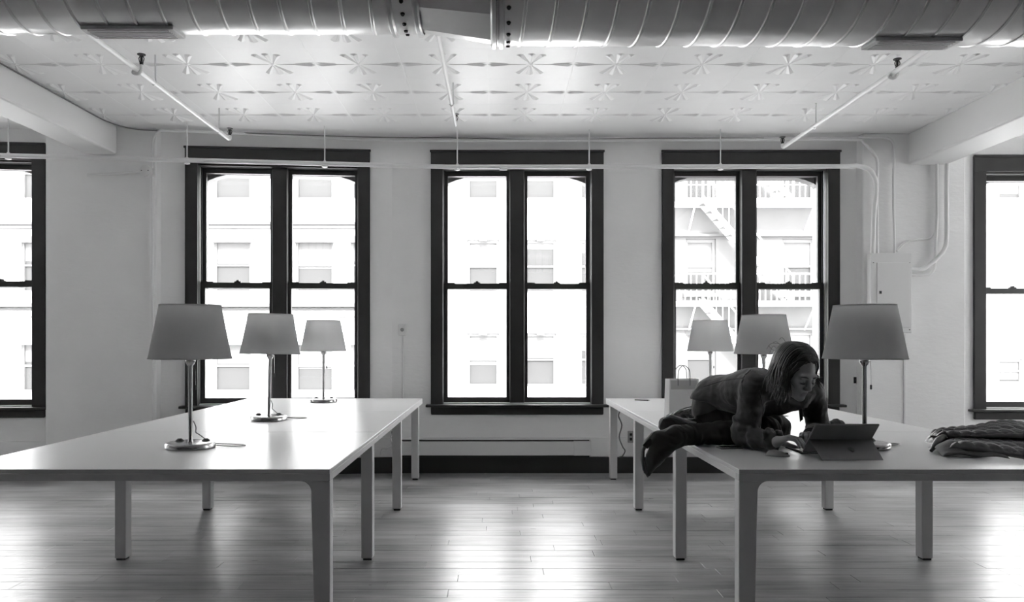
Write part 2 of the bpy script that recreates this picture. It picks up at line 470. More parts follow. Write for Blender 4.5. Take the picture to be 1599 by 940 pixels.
for x, r in ((xa - .055, R1), (xb + .055, R2)):
    for k in range(9):
        a = -PI * .98 + k * .22
        if sc0 is None:
            sc0 = MB().lathe([(0, .006), (.006, .006), (.008, 0)], 10).build('screw', M_BLACK, du); o = sc0
        else: o = sc0.copy(); C.objects.link(o)
        n = Vector((0, math.cos(a), math.sin(a)))
        o.location = Vector((x, 0, 0)) + n * r; o.rotation_euler = n.to_track_quat('Z', 'Y').to_euler()
def register(px0, px1, r):
    x0, x1 = PX(px0, DQ), PX(px1, DQ)
    a = math.radians(-86)                                 # faces down and towards the windows
    mb = MB().box(x0, x1, -.055, .055, 0, .014)
    g = mb.build('air_register', M_REG, du, bevel=.003)
    n = Vector((0, math.cos(a), math.sin(a)))
    g.location = n * (r - .004); g.rotation_euler = (-(PI / 2 - a), 0, 0)
    for k in range(6):
        bx(x0 + .02, x1 - .02, -.045 + k * .016, -.037 + k * .016, .013, .017).build('louvre', M_REG, g)
register(158, 296, R1); register(1338, 1468, R2)

# ------------------------------------------------------------------ pipes and sprinklers
def sprinkler(root, at, s=1.0):
    g = MB().lathe([(.0, .0), (.011, 0), (.013, .018), (.008, .022), (.008, .05), (.012, .055), (.0, .056)], 12)
    for q in (-1, 1): g.tube([(q * .012, 0, .02), (q * .017, 0, .04), (q * .008, 0, .062)], .003, 6)
    hd = g.build('sprinkler_head', M_BLACK, root, smooth=True); hd.location = at
    d = MB().lathe([(0, .064), (.026, .064), (.026, .068), (0, .070)], 16).build('deflector', M_BLACK, hd)
def branch(x, y0, y1, z, heads, rods, label, m=M_PIPE, r=.017):
    t = thing('sprinkler_pipe', label, 'pipe', (x, (y0 + y1) / 2, z))
    yc = (y0 + y1) / 2
    MB().tube([(0, y0 - yc, 0), (0, y1 - yc - .03, 0), (0, y1 - yc - .01, .006), (0, y1 - yc, .03)], r, 12).build('pipe', m, t, smooth=True)
    for hy in heads:
        e = MB().tube(bez([(0, hy - yc, 0), (-.02, hy - yc, -.022), (.012, hy - yc, -.030), (.032, hy - yc, -.005), (.034, hy - yc, .03)], 5), .011, 8).build('elbow', m, t, smooth=True)
        sprinkler(t, (.034, hy - yc, .028))
    if True: sprinkler(t, (0, y1 - yc, .03))
    for ry in rods:
        MB().tube([(.012, ry - yc, ZC - z), (.012, ry - yc, .03), (.016, ry - yc, 0), (0, ry - yc, -.022), (-.016, ry - yc, -.005)], .0045, 6).build('hanger_rod', M_SEAM, t, smooth=True)
branch(PX(359, 6.67), 2.2, 6.67, 3.0, [4.94], [5.19, 6.38], 'white sprinkler pipe on the ceiling above the left table row')
branch(PX(1222, 6.95), 2.2, 6.95, 3.0, [5.02], [6.25], 'white sprinkler pipe on the ceiling above the right table row')
branch(PX(712, 6.35), 2.2, 6.35, 3.03, [], [5.75], 'white sprinkler pipe on the ceiling near the duct reducer, above the middle window', r=.014)
# main pipe along the windows, with elbow down to the panel
pz = 2.85
pan_y = 7.3 - PP
path = [(PX(-60, 6.58), 6.58, pz), (PX(700, 7.05), 7.05, pz), (PX(1325, 7.03), 7.03, pz)]
mp_ = thing('heating_pipe', 'long white pipe hung along the tops of the windows', 'pipe', path[1])
o3 = Vector(path[1])
pts = [Vector(p) - o3 for p in path]
dn = [P(1338, 259, 7.03), P(1356, 264, 7.04), P(1366, 278, 7.06), P(1368, 300, 7.08), P(1365, 330, 7.09), P(1363, 396, 7.10)]
MB().tube(pts + bez([v - o3 for v in dn], 4), .021, 12).build('pipe', M_PIPE, mp_, smooth=True)
for px in (13, 292, 507, 714, 920, 1125):
    t = (px - 700) / (-60 - 700) if px < 700 else (px - 700) / (1325 - 700)
    q = path[0] if px < 700 else path[2]
    d = 7.05 + (q[1] - 7.05) * t; X = PX(px, d)
    MB().tube([Vector((X, d, ZC)) - o3, Vector((X, d, pz + .02)) - o3], .006, 8).lathe([(.0, .030), (.012, .028), (.014, -.02), (.026, -.022), (.026, -.03), (.010, -.036), (0, -.036)], 12, Vector((X, d, pz)) - o3).build('hanger_rod', M_PIPE, mp_, smooth=True)
MB().tube([P(780, 262, 7.04) - o3, P(792, 262, 7.04) - o3], .025, 12).build('coupling', M_PIPE, mp_, smooth=True)
def pipe(name, label, pts, r, m=M_PIPE, cat='conduit', smoothpts=True):
    pts = [Vector(p) for p in pts]; o = pts[0].copy()
    q = [p - o for p in pts]
    ob = MB().tube(bez(q, 5) if smoothpts else q, r, 10).build(name, m, None, smooth=True); ob.location = o
    return tag(ob, label, cat)
# thin conduit running just under the ceiling edge, both ends turning down
pipe('conduit', 'white conduit along the ceiling edge curving down into the electrical panel',
     [P(250, 203, 6.9), P(420, 210, 7.08), P(600, 219, 7.22), P(900, 219.5, 7.22), P(1200, 218, 7.2), P(1330, 218, 7.13), P(1348, 222, 7.12), P(1364, 240, 7.12), P(1370, 255, 7.12), P(1369, 300, 7.125), P(1370, 396, 7.13)], .013)
pipe('conduit', 'thin white conduit bending down beside the beam to the top right of the electrical panel',
     [P(1340, 214, 7.12), P(1380, 215, 7.12), P(1393, 221, 7.12), P(1396, 240, 7.12), P(1395, 300, 7.13), P(1397, 396, 7.13)], .012)
pipe('cable', 'slack dark cable lying along the ceiling joint above the windows',
     [(-3.415, 3.2, ZC - 0.026), (-3.415, 4.6, ZC - 0.028), (-3.415, 6.3, ZC - 0.026), (-3.38, 6.72, ZC - 0.030), (-3.22, 6.93, ZC - 0.032), (-2.8, 6.99, ZC - 0.026), (-2.1, 7.06, ZC - 0.036), (-1.1, 7.2, ZC - 0.030), (-.3, 7.24, ZC - 0.026),
      (.5, 7.25, ZC - 0.042), (1.35, 7.24, ZC - 0.030), (2.5, 7.22, ZC - 0.034)], .006, mat('grey_cable', .22, .6), 'cable')
pipe('conduit', 'fat white conduit rising from the right side of the electrical panel into the beam', [P(1422, 421, 7.12), P(1440, 420, 7.12), P(1458, 408, 7.12), P(1474, 390, 7.12), P(1478, 370, 7.12), P(1478, 300, 7.12), P(1479, 248, 7.12)], .020)
pipe('conduit', 'slim white conduit rising from the right side of the electrical panel into the beam', [P(1422, 430, 7.13), P(1448, 429, 7.13), P(1458, 421, 7.13), P(1460.5, 405, 7.13), P(1461, 380, 7.13), P(1463, 340, 7.13), P(1463, 250, 7.13)], .014)
pipe('conduit', 'short white conduit curving over the wall above the right side of the electrical panel', [P(1400, 392, 7.155), P(1412, 380, 7.155), P(1430, 375, 7.155), P(1452, 372, 7.155), P(1462, 360, 7.15)], .010)
# left pillar conduit with junction box
yl = wallY(238) - PP
pipe('conduit', 'white conduit running down the left pillar from the junction box', [P(238, 276, yl - .02), P(238.5, 400, yl - .02), P(239, 560, yl - .02), P(239.5, 735, yl - .02)], .011)
pipe('conduit', 'white conduit elbow from the ceiling edge down to the junction box', [P(262, 203, yl - .05), P(248, 205, yl - .04), P(240, 214, yl - .03), P(238, 228, yl - .02), P(238, 262, yl - .02)], .011)
pipe('conduit', 'short white conduit running left from the junction box on the pillar', [P(224, 267, yl - .03), P(180, 271, yl - .05), P(136, 273, yl - .08)], .010)
jb = thing('junction_box', 'octagonal white junction box high on the left pillar', 'electrical box', P(230, 268, yl))
MB().prism([(.055*math.cos(PI/8 + k*PI/4), .055*math.sin(PI/8 + k*PI/4)) for k in range(8)], lambda a, b: (a, 0, b), lambda a, b: (a, -.045, b)).build('box', M_PIPE, jb, bevel=.004)
MB().prism([(.048*math.cos(PI/8 + k*PI/4), .048*math.sin(PI/8 + k*PI/4)) for k in range(8)], lambda a, b: (a, -.045, b), lambda a, b: (a, -.049, b)).build('cover', M_PIPE, jb)
for q in (-1, 1): bx(q*.03 - .004, q*.03 + .004, -.053, -.049, -.004, .004).build('screw', M_BLACK, jb)

# electrical panel
px0, px1 = PX(1360, 7.08), PX(1424, 7.08)
ep = thing('electrical_panel', 'grey-white electrical panel box on the right pillar behind the front lamp', 'electrical panel', ((px0 + px1) / 2, pan_y, PZ(520, 7.08)))
pw = (px1 - px0) / 2; ph = PZ(395, 7.08) - PZ(520, 7.08)
bx(-pw, pw, -.09, 0, 0, ph).build('cabinet', M_METALBOX, ep, bevel=.004)
dr = bx(-pw + .055, pw - .02, -.096, -.089, .05, ph - .09).build('door', M_METALBOX, ep, bevel=.002)
bx(-pw + .075, -pw + .093, -.103, -.095, ph * .49, ph * .49 + .025).build('latch', M_BLACK, dr)
for q in (-1, 1):
    for z in (.03, ph - .09): bx(q * (pw - .022) - .004, q * (pw - .022) + .004, -.094, -.089, z - .004, z + .004).build('screw', M_BLACK, ep)
tag(bx(PX(1412, 7.16), PX(1412, 7.16) + .012, pan_y - .010, pan_y, .34, PZ(522, 7.16)).build('wall_raceway', M_METALBOX), 'thin vertical raceway on the pillar below the electrical panel', 'raceway')
sw = thing('light_switch', 'tiny black switch on the wall edge beside the right window', 'switch', P(1338.5, 594, 7.25))
bx(-.012, .012, -.012, 0, -.03, .03).build('plate', M_BLACK, sw, bevel=.002); bx(-.004, .004, -.020, -.012, -.008, .008).build('toggle', M_BLACK, sw)
sw.location.y = 7.3
# wall outlet box with surface conduit
wo = thing('wall_outlet', 'small white outlet box on the wall left of the middle window', 'outlet', (PX(629, 7.3), 7.3, PZ(524, 7.3)))
bx(-.035, .035, -.05, 0, 0, .11).build('box', M_METALBOX, wo, bevel=.005)
MB().lathe([(.0, .0), (.017, .0), (.018, -.006)], 16).build('socket', mat('socket_grey', .35, .5), wo).matrix_local = Matrix.Translation((0, -.051, .055)) @ Matrix.Rotation(-PI/2, 4, 'X')
MB().tube([(.0, -.014, 0), (.0, -.014, -.70)], .008, 8).build('conduit', M_METALBOX, wo, smooth=True)

# ------------------------------------------------------------------ tables
ZT = .73
YS = [3.135, 4.42, 5.715, 7.0]
RAIL = .030
def table(name_label, x0, x1, y0, y1, first, inner_right):
    t = thing('bench_table', name_label, 'table', ((x0 + x1) / 2, (y0 + y1) / 2, 0), 0, 'white bench tables')
    w2, d2 = (x1 - x0) / 2, (y1 - y0) / 2 - .0015
    tp = bx(-w2, w2, -d2, d2, ZT - .018, ZT).build('tabletop', M_TOP, t, bevel=.003)
    zz = ZT - .018
    for s in (-1, 1):
        a, b = (-w2, -w2 + .035) if s < 0 else (w2 - .035, w2)
        bx(a, b, -d2 + .036, d2 - .002, zz - RAIL, zz).build('side_rail', M_LEG, t, bevel=.002)
    bx(-w2, w2, -d2, -d2 + .035, zz - RAIL, zz).build('front_rail', M_LEG, t, bevel=.002)
    bx(-w2 + .04, w2 - .04, d2 - .05, d2 - .015, zz - RAIL, zz).build('back_rail', M_LEG, t)
    ins_in, ins_out = .030, .085
    def leg(s, y, fillet):
        ins = (ins_in if (s > 0) == inner_right else ins_out)
        if fillet: ins = .0
        o = -s
        xo = s * (w2 - ins)
        if fillet:
            wt, wb, r = .078, .064, .045
            pr = [(0, 0), (0, zz - RAIL), (o * (wt + r), zz - RAIL)]
            for k in range(1, 8):
                a = k / 8 * PI / 2
                pr.append((o * (wt + r - r * math.sin(a)), zz - RAIL - r + r * math.cos(a)))
            pr += [(o * wt, zz - RAIL - r), (o * wb, .012), (0, .012)]
            pr = pr[1:]
            pr = [(0, .012)] + pr[:-1]
            yy0, yy1 = y, y + .060
        else:
            pr = [(0, .012), (0, zz - RAIL), (o * .066, zz - RAIL), (o * .064, .012)]
            yy0, yy1 = y - .035, y + .035
        MB().prism(pr, lambda a, b: (xo + a, yy0, b), lambda a, b: (xo + a, yy1, b)).build('leg', M_LEG, t, bevel=.004)
        bx(min(xo, xo + o * .06) + .006, max(xo, xo + o * .06) - .006, yy0 + .008, yy1 - .008, 0, .013).build('foot_pad', M_BLACK, t)
    for s in (-1, 1):
        if first: leg(s, -d2, True)
        leg(s, d2 - (.036 if y1 > 6.9 else 0), False)
    return t
for nm, x0, x1, inner in (('left', -2.27, -.684, True), ('right', .985, 2.57, False)):
    for i in range(3):
        lab = {0: 'front white table of the %s row, with rounded front legs', 1: 'middle white table of the %s row, between two joints', 2: 'rear white table of the %s row, nearest the window wall'}[i] % nm
        table(lab, x0, x1, YS[i], YS[i + 1], i == 0, inner)

# ------------------------------------------------------------------ lamps
def lamp(label, x, y, rz, tilt=0, cord=True):
    t = thing('table_lamp', label, 'lamp', (x, y, ZT + (.0022 if tilt else 0)), rz, 'table lamps on the white tables')
    t.rotation_euler = (0, tilt, rz)
    MB().lathe([(0, .0), (.112, .0), (.117, .004), (.117, .022), (.113, .027), (.105, .029), (.02, .030), (0, .030)], 48).build('base', M_CHROME, t, smooth=True)
    for k, a in enumerate((2.7, .5)):
        MB().lathe([(0, .012), (.010, .0115), (.018, .004), (.022, 0)], 16).build('outlet_knob', M_BLACK, t, smooth=True).location = (.072 * math.cos(a), .072 * math.sin(a), .030)
    MB().lathe([(.014, .03), (.012, .04), (.0105, .05), (.0105, .40), (.013, .405)], 20).build('pole', M_CHROME, t, smooth=True)
    sh = .437; R0, R1_, H = .193, .143, .262
    so = MB().lathe([(R0, sh), (R1_, sh + H), (R1_ - .003, sh + H), (R0 - .003, sh), (R0, sh)], 56).build('lamp_shade', M_SHADE, t, smooth=True)
    MB().lathe([(R0 + .001, sh - .001), (R0 + .001, sh + .005), (R0 - .004, sh + .005), (R0 - .004, sh - .001), (R0 + .001, sh - .001)], 56).build('hem', M_SHADE, so)
    MB().lathe([(R1_ + .001, sh + H - .006), (R1_ + .001, sh + H + .001), (R1_ - .004, sh + H + .001), (R1_ - .004, sh + H - .006), (R1_ + .001, sh + H - .006)], 56).build('hem', M_SHADE, so)
    sk = MB().lathe([(0, .40), (.015, .405), (.024, .422), (.024, .430), (.018, .436), (.018, .49), (0, .49)], 20).build('socket', M_CHROME, t, smooth=True)
    for k in range(3):
        a = k * 2 * PI / 3 + .4
        MB().tube([(.016 * math.cos(a), .016 * math.sin(a), .45), ((R0 - .012) * math.cos(a), (R0 - .012) * math.sin(a), sh + .012)], .002, 6).build('spider_arm', M_CHROME, sk)
    MB().lathe([(0, .49), (.012, .49), (.014, .51), (.028, .55), (.024, .585), (0, .60)], 16).build('bulb', mat('frosted_bulb', .8, .4), sk, smooth=True)
    pc = MB().tube([(.026, -.01, .425), (.028, -.010, .35), (.0285, -.010, .31)], .0012, 5).build('pull_chain', M_CHROME, t)
    MB().lathe([(0, 0), (.005, .002), (.005, .022), (0, .026)], 8, (.0285, -.010, .285)).build('pull_knob', M_BLACK, pc, smooth=True)
    if cord:
        MB().tube(bez([(.010, .012, .13), (.022, .014, .10), (.02, .016, .075), (.03, .03, .062), (.058, .045, .036)], 6), .0028, 6).tube(
            bez([(-.10, .075, .004), (-.02, .13, .004), (.10, .12, .004), (.20, .10, .004), (.245, .075, .004), (.235, .045, .004), (.19, .03, .004), (.118, .028, .008)], 6), .0028, 6).build('cord', mat('clear_cord', .35, .3), t, smooth=True)
    return t
lamp('front left table lamp, largest shade on the left row', -1.507, 3.77, 0)
lamp('middle lamp on the left table row', -1.512, 5.08, .3, .018)
lamp('rear lamp on the left table row, smallest and palest there', -1.495, 6.60, .1, 0, False)
lamp('front right table lamp beside the tablet, in front of the electrical panel', 1.80, 3.77, .2)
lamp('middle lamp on the right table row, partly behind the head of the woman', 1.80, 5.20, .3)
lamp('rear lamp on the right table row, behind the paper bag', 1.826, 6.60, 0, 0, False)

# ------------------------------------------------------------------ cables under the tables
def cable(label, pts, r, m, name='power_cable'):
    return pipe(name, label, pts, r, m, 'cable')
cable('white power cable hanging below the left tables', [P(616, 672, 6.6), P(610, 684, 6.6), P(613, 694, 6.6), P(605, 700, 6.6), P(597, 701, 6.6), P(594, 711, 6.6)], .007, M_CORD_W)
cable('thin grey cable hanging below the rear right table', [P(968, 642, 6.7), P(966, 650, 6.7), P(971, 664, 6.7), P(967, 682, 6.7), P(972, 697, 6.7), P(976, 704, 6.7), P(972, 712, 6.7), P(967, 714, 6.7)], .006, mat('grey_cord', .18, .5))
cable('white power cable hanging below the right tables behind the boots', [P(1000, 684, 6.2), P(1010, 693, 6.2), P(1030, 703, 6.2), P(1055, 704, 6.2), P(1075, 704, 6.2), P(1084, 699, 6.2), P(1086, 690, 6.2)], .007, M_CORD_W)
for lab, px, py in (('small wall socket behind the legs of the left tables', 616, 682), ('small wall socket behind the legs of the right tables', 985, 682)):
    s = thing('wall_socket', lab, 'socket', (PX(px, 7.26), 7.27, PZ(py, 7.26)))
    bx(-.03, .03, -.016, 0, -.055, .055).build('plate', mat('socket_grey', .35, .5), s, bevel=.003)
    for z in (-.022, .022): bx(-.012, .012, -.019, -.015, z - .012, z + .012).build('receptacle', M_BLACK, s)

# ------------------------------------------------------------------ street outside
FD = 28.0; K = FD / F
def fx(px): return (px - CX) * K
def fz(py): return HC - (py - CY) * K
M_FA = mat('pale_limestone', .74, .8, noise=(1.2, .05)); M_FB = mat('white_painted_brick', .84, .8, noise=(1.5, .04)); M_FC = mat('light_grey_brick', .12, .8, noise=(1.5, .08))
M_FG = mat('street_window_glass', .060, .2, spec=.15); M_FS = mat('street_window_frame', .16, .6); M_FBL = mat('street_window_blind', .125, .8)
M_FD = mat('shaded_dirty_ledge', .10, .9); M_IRON = mat('white_painted_iron', .8, .5)  # dark ledge colour carries painted shadow lines as well as dirt
struct(bx(-60, 60, 7.7, 60, -9.2, -9).build('ground_street', mat('street_asphalt', .30, .9)), 'street far below between the buildings', 'street')
GZ = -9.0
def fwin(root, x0, x1, z0, z1, blind=.5, chamfer=False):
    fr = MB().box(x0, x0 + .10, -.02, .16, z0, z1).box(x1 - .10, x1, -.02, .16, z0, z1).box(x0 + .1, x1 - .1, -.02, .16, z0, z0 + .1).box(x0 + .1, x1 - .1, -.02, .16, z1 - .12, z1).box(x0 + .1, x1 - .1, -.01, .12, (z0+z1)/2 - .03, (z0+z1)/2 + .04).build('window', M_FS, root)
    bx(x0 + .08, x1 - .08, .06, .09, z0 + .08, z1 - .1).build('pane', M_FG, fr)
    if blind: bx(x0 + .1, x1 - .1, .045, .055, z1 - .12 - (z1 - z0 - .2) * blind, z1 - .12).build('blind', M_FBL if blind > .3 else M_FS, fr)
    bx(x0 - .12, x1 + .12, -.16, .02, z0 - .14, z0).build('window_sill', root['mat_'] and MATS[root['mat_']], root)
def facade(name, label, px0, px1, m, cols, rows, blinds, recess=.16):
    root = thing(name, label, 'building', ((fx(px0) + fx(px1)) / 2, FD, GZ)); root['mat_'] = m.name
    ox, oz = root.location.x, GZ
    mb = MB()
    X0, X1 = fx(px0) - ox, fx(px1) - ox; ztop = 9.6 - oz
    rws = sorted([(fz(b) - oz, fz(a) - oz) for a, b in rows]); cls = sorted([(fx(a) - ox, fx(b) - ox) for a, b in cols])
    zc = 0
    for z0, z1 in rws:
        mb.box(X0, X1, 0, .5, zc, z0); cur = X0
        for a, b in cls: mb.box(cur, a, 0, .5, z0, z1); cur = b
        mb.box(cur, X1, 0, .5, z0, z1); zc = z1
    mb.box(X0, X1, 0, .5, zc, ztop)
    mb.build('wall', m, root)
    i = 0
    for z0, z1 in rws:
        for a, b in cls:
            fwin(root, a, b, z0, z1, blinds[i % len(blinds)]); i += 1
    for ch in root.children:
        if ch.name.startswith('window') and not ch.name.startswith('window_sill'): ch.location.y = recess
    return root, ox, oz
colsA = [(30, 91), (117, 178), (245, 305), (332, 392), (460, 521), (547, 608)]
rowsA = [(226, 312), (371, 457), (530, 613)]
fa, ox, oz = facade('ornate_building', 'pale ornate stone building across the street, behind the left windows', -480, 640, M_FA, [(-400, -339), (-313, -252), (-185, -124), (-98, -37)] + colsA, rowsA, [.45, .3, .45, .55, .4])
for y0, y1, dp in ((318, 323, .35), (348, 352, .22), (354, 358, .30), (474, 480, .55), (482, 485, .35), (494, 496, .15), (619, 624, .3), (186, 192, .4)):
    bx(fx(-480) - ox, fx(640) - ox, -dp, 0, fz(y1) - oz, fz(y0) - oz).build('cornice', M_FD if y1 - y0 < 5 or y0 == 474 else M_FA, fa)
for a, b in colsA:
    for y0 in (371, 530):
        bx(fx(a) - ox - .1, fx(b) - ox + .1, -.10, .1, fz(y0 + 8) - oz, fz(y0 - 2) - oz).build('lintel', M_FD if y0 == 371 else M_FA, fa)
for px in (110, 318, 437, 534):
    MB().box(fx(px) - ox - .18, fx(px) - ox + .18, -.45, 0, fz(520) - oz, fz(497) - oz).build('bracket', M_FA, fa, bevel=.05)
fb, ox, oz = facade('white_building', 'plain white painted building across the street, behind the middle window', 640, 985, M_FB,
                    [(648, 694), (729, 780), (819, 869), (905, 955)], [(228, 312), (374, 458), (520, 604)], [.2, .6, .45, .3, .0, .5, .12])
for y0 in (374, 520):
    for a, b in ((729, 780), (819, 869), (905, 955)): bx(fx(a) - ox + .45, fx(b) - ox - .45, -.08, .1, fz(y0 + 3) - oz, fz(y0 - 2) - oz).build('keystone', M_FS, fb)
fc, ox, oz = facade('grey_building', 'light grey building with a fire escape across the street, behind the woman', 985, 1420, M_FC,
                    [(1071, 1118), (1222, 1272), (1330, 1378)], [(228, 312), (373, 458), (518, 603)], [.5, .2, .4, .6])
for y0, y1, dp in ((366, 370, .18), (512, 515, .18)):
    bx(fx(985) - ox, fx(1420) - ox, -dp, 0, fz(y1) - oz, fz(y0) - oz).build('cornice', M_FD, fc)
fd, ox, oz = facade('pale_building', 'bright pale building seen through the far right window', 1420, 2300, mat('bright_white_stucco', .9, .8), [(1560, 1600), (1700, 1750), (1850, 1900), (2000, 2050)],
                    [(228, 312), (560, 600)], [.9])
# fire escape
fe = thing('fire_escape', 'white iron fire escape with stairs on the grey building', 'fire escape', (fx(1165), FD, fz(472)))
ox, oz = fx(1165), fz(472)
def fe_p(px, py, y): return Vector((fx(px) - ox, y, fz(py) - oz))
for py in (318, 472):
    a, b = fx(1050) - ox, fx(1282) - ox; z = fz(py) - oz
    mb = MB().box(a, b, -1.1, -1.05, z - .16, z).box(a, b, -.1, -.05, z - .16, z)
    for k in range(9): mb.box(a, b, -1.0 + k * .11, -.94 + k * .11, z - .05, z)
    mb.build('platform', M_IRON, fe)
    mb = MB().box(a, b, -1.1, -1.06, z + .92, z + .97).box(a, b, -1.1, -1.07, z + .45, z + .48)
    for k in range(28):
        x = a + (b - a) * k / 27; mb.box(x - .014, x + .014, -1.1, -1.07, z, z + .95)
    for x in (a, b - .04): mb.box(x, x + .04, -1.1, 0, z + .92, z + .97)
    mb.build('railing', M_IRON, fe)
    for x in (a + .6, (a + b) / 2, b - .6):
        MB().tube([(x, -1.0, z - .1), (x, 0, z - 1.0)], .03, 6).build('bracket', M_IRON, fe)
for py, top in ((190, 0), (318, 1), (472, 2)):
    p0, p1 = fe_p(1088, py, -.9), fe_p(1222, (318, 472, 626)[top], -.9)
    for yy in (-.95, -.35):
        q0, q1 = p0.copy(), p1.copy(); q0.y = q1.y = yy
        MB().prism([(0, -.13), (1, -.13), (1, .13), (0, .13)], lambda a, b: q0 + (q1 - q0) * a + Vector((0, 0, b)), lambda a, b: q0 + (q1 - q0) * a + Vector((0, .05, b))).build('stringer', M_IRON, fe)
        if yy < -.5:
            mb = MB().tube([q0 + Vector((0, 0, .9)), q1 + Vector((0, 0, .9))], .03, 6)
            for k in range(15):
                c = q0 + (q1 - q0) * (k / 14); mb.tube([c, c + Vector((0, 0, .9))], .014, 5)
            mb.build('handrail', M_IRON, fe)
    for k in range(13):
        c = p0 + (p1 - p0) * ((k + .5) / 13)
        bx(c.x - .13, c.x + .13, -.93, -.32, c.z - .015, c.z + .015).build('tread', M_FS, fe)

# ------------------------------------------------------------------ implicit surfaces for soft shapes
HB_REF, HS_REF = [None], [1.0]
class SDF:
    def __init__(s, lo, hi, h):
        s.lo = np.array(lo, float); s.h = h
        s.n = np.ceil((np.array(hi) - s.lo) / h).astype(int) + 1
        s.a = np.full(s.n, 1.0, np.float32)
    def _sub(s, lo, hi):
        i0 = np.maximum(np.floor((lo - s.lo) / s.h).astype(int), 0); i1 = np.minimum(np.ceil((hi - s.lo) / s.h).astype(int) + 1, s.n)
        if np.any(i1 <= i0): return None, None
        sl = tuple(slice(a, b) for a, b in zip(i0, i1))
        g = np.meshgrid(*[s.lo[k] + s.h * np.arange(i0[k], i1[k]) for k in range(3)], indexing='ij')
        return sl, np.stack(g, -1).astype(np.float32)
    def _mix(s, sl, d, k, op):
        a = s.a[sl]
        if op == 'add':
            if k <= 0: s.a[sl] = np.minimum(a, d); return
            hh = np.clip(.5 + .5 * (d - a) / k, 0, 1); s.a[sl] = d + (a - d) * hh * 1.0 - k * hh * (1 - hh) if False else (d * (1 - hh) + a * hh - k * hh * (1 - hh))
        else:
            d = -d; kk = max(k, 1e-6)
            hh = np.clip(.5 - .5 * (d - a) / kk, 0, 1); s.a[sl] = d * (1 - hh) + a * hh + kk * hh * (1 - hh)
    def cone(s, p0, p1, r0, r1, k=.02, op='add'):
        p0 = np.array(p0, np.float32); p1 = np.array(p1, np.float32); m = max(r0, r1) + k + 4 * s.h
        sl, g = s._sub(np.minimum(p0, p1) - m, np.maximum(p0, p1) + m)
        if sl is None: return s
        ab = p1 - p0; L = max(float(ab @ ab), 1e-9)
        t = np.clip(((g - p0) @ ab) / L, 0, 1)
        d = np.linalg.norm(g - (p0 + t[..., None] * ab), axis=-1) - (r0 + (r1 - r0) * t)
        s._mix(sl, d, k, op); return s
    def chain(s, pts, rs, k=.02):
        for i in range(len(pts) - 1): s.cone(pts[i], pts[i + 1], rs[i], rs[i + 1], k)
        return s
    def ell(s, c, r, B=None, k=.02, op='add'):
        c = np.array(c, np.float32); r = np.array(r, np.float32)
        if B is not None and B is HB_REF[0]: r = r * HS_REF[0]
        m = float(r.max()) + k + 4 * s.h
        sl, g = s._sub(c - m, c + m)
        if sl is None: return s
        q = g - c
        if B is not None: q = q @ np.array(B, np.float32).T        # rows of B: local axes
        k0 = np.linalg.norm(q / r, axis=-1); k1 = np.linalg.norm(q / (r * r), axis=-1) + 1e-9
        s._mix(sl, k0 * (k0 - 1) / k1, k, op); return s
    def keep(s, fn):
        g = np.meshgrid(*[s.lo[k] + s.h * np.arange(s.n[k]) for k in range(3)], indexing='ij')
        s.a = np.maximum(s.a, fn(*g).astype(np.float32)); return s
    def wrinkle(s, amp, wl, seed=0, n=7, st=(1, 1, 1)):
        r = np.random.RandomState(seed)
        g = np.meshgrid(*[s.lo[k] + s.h * np.arange(s.n[k]) for k in range(3)], indexing='ij')
        w1 = .03 * np.sin(g[0] * 31 + g[2] * 17 + seed) + .03 * np.sin(g[1] * 27 - g[2] * 23)
        tot = 0
        for i in range(n):
            v = r.normal(size=3) * np.array(st); v /= np.linalg.norm(v); f = 2 * PI / (wl * r.uniform(.6, 1.6))
            tot = tot + np.sin((g[0] * v[0] + g[1] * v[1] + g[2] * v[2] + w1) * f + r.uniform(0, 6.28))
        s.a = s.a + (amp / math.sqrt(n) * tot).astype(np.float32); return s
    def mesh(s, origin=(0, 0, 0)):
        a = s.a; ins = a < 0
        c = [(0,0,0),(1,0,0),(0,1,0),(1,1,0),(0,0,1),(1,0,1),(0,1,1),(1,1,1)]
        n = np.array(a.shape) - 1
        cnt = np.zeros(n, np.int8)
        for o in c: cnt += ins[o[0]:o[0]+n[0], o[1]:o[1]+n[1], o[2]:o[2]+n[2]]
        I = np.argwhere((cnt > 0) & (cnt < 8))
        val = np.stack([a[I[:,0]+o[0], I[:,1]+o[1], I[:,2]+o[2]] for o in c], 1)
        pos = np.zeros((len(I), 3)); num = np.zeros(len(I))
        cc = np.array(c, float)
        for i in range(8):
            for j in range(i + 1, 8):
                if np.abs(cc[i] - cc[j]).sum() != 1: continue
                m = (val[:, i] < 0) != (val[:, j] < 0)
                t = np.where(m, val[:, i] / np.where(m, val[:, i] - val[:, j], 1), 0)
                pos += np.where(m[:, None], cc[i] + t[:, None] * (cc[j] - cc[i]), 0); num += m
        V = (I + pos / num[:, None]) * s.h + s.lo - np.array(origin)
        idx = np.full(n, -1, np.int64); idx[I[:,0], I[:,1], I[:,2]] = np.arange(len(I))
        Fs = []
        for ax in range(3):
            sh = [slice(None)] * 3; sh2 = [slice(None)] * 3; sh[ax] = slice(0, -1); sh2[ax] = slice(1, None)
            e = np.argwhere(ins[tuple(sh)] != ins[tuple(sh2)])
            u, v = [(1, 2), (2, 0), (0, 1)][ax]
            ok = (e[:, u] > 0) & (e[:, v] > 0) & (e[:, u] < n[u]) & (e[:, v] < n[v]); e = e[ok]
            def id_(du, dv):
                q = e.copy(); q[:, u] -= du; q[:, v] -= dv; return idx[q[:,0], q[:,1], q[:,2]]
            f = np.stack([id_(1, 1), id_(0, 1), id_(0, 0), id_(1, 0)], 1)
            fl_ = ~ins[tuple(sh)][e[:,0], e[:,1], e[:,2]]
            f[fl_] = f[fl_][:, ::-1]; Fs.append(f)
        return V, np.concatenate(Fs)
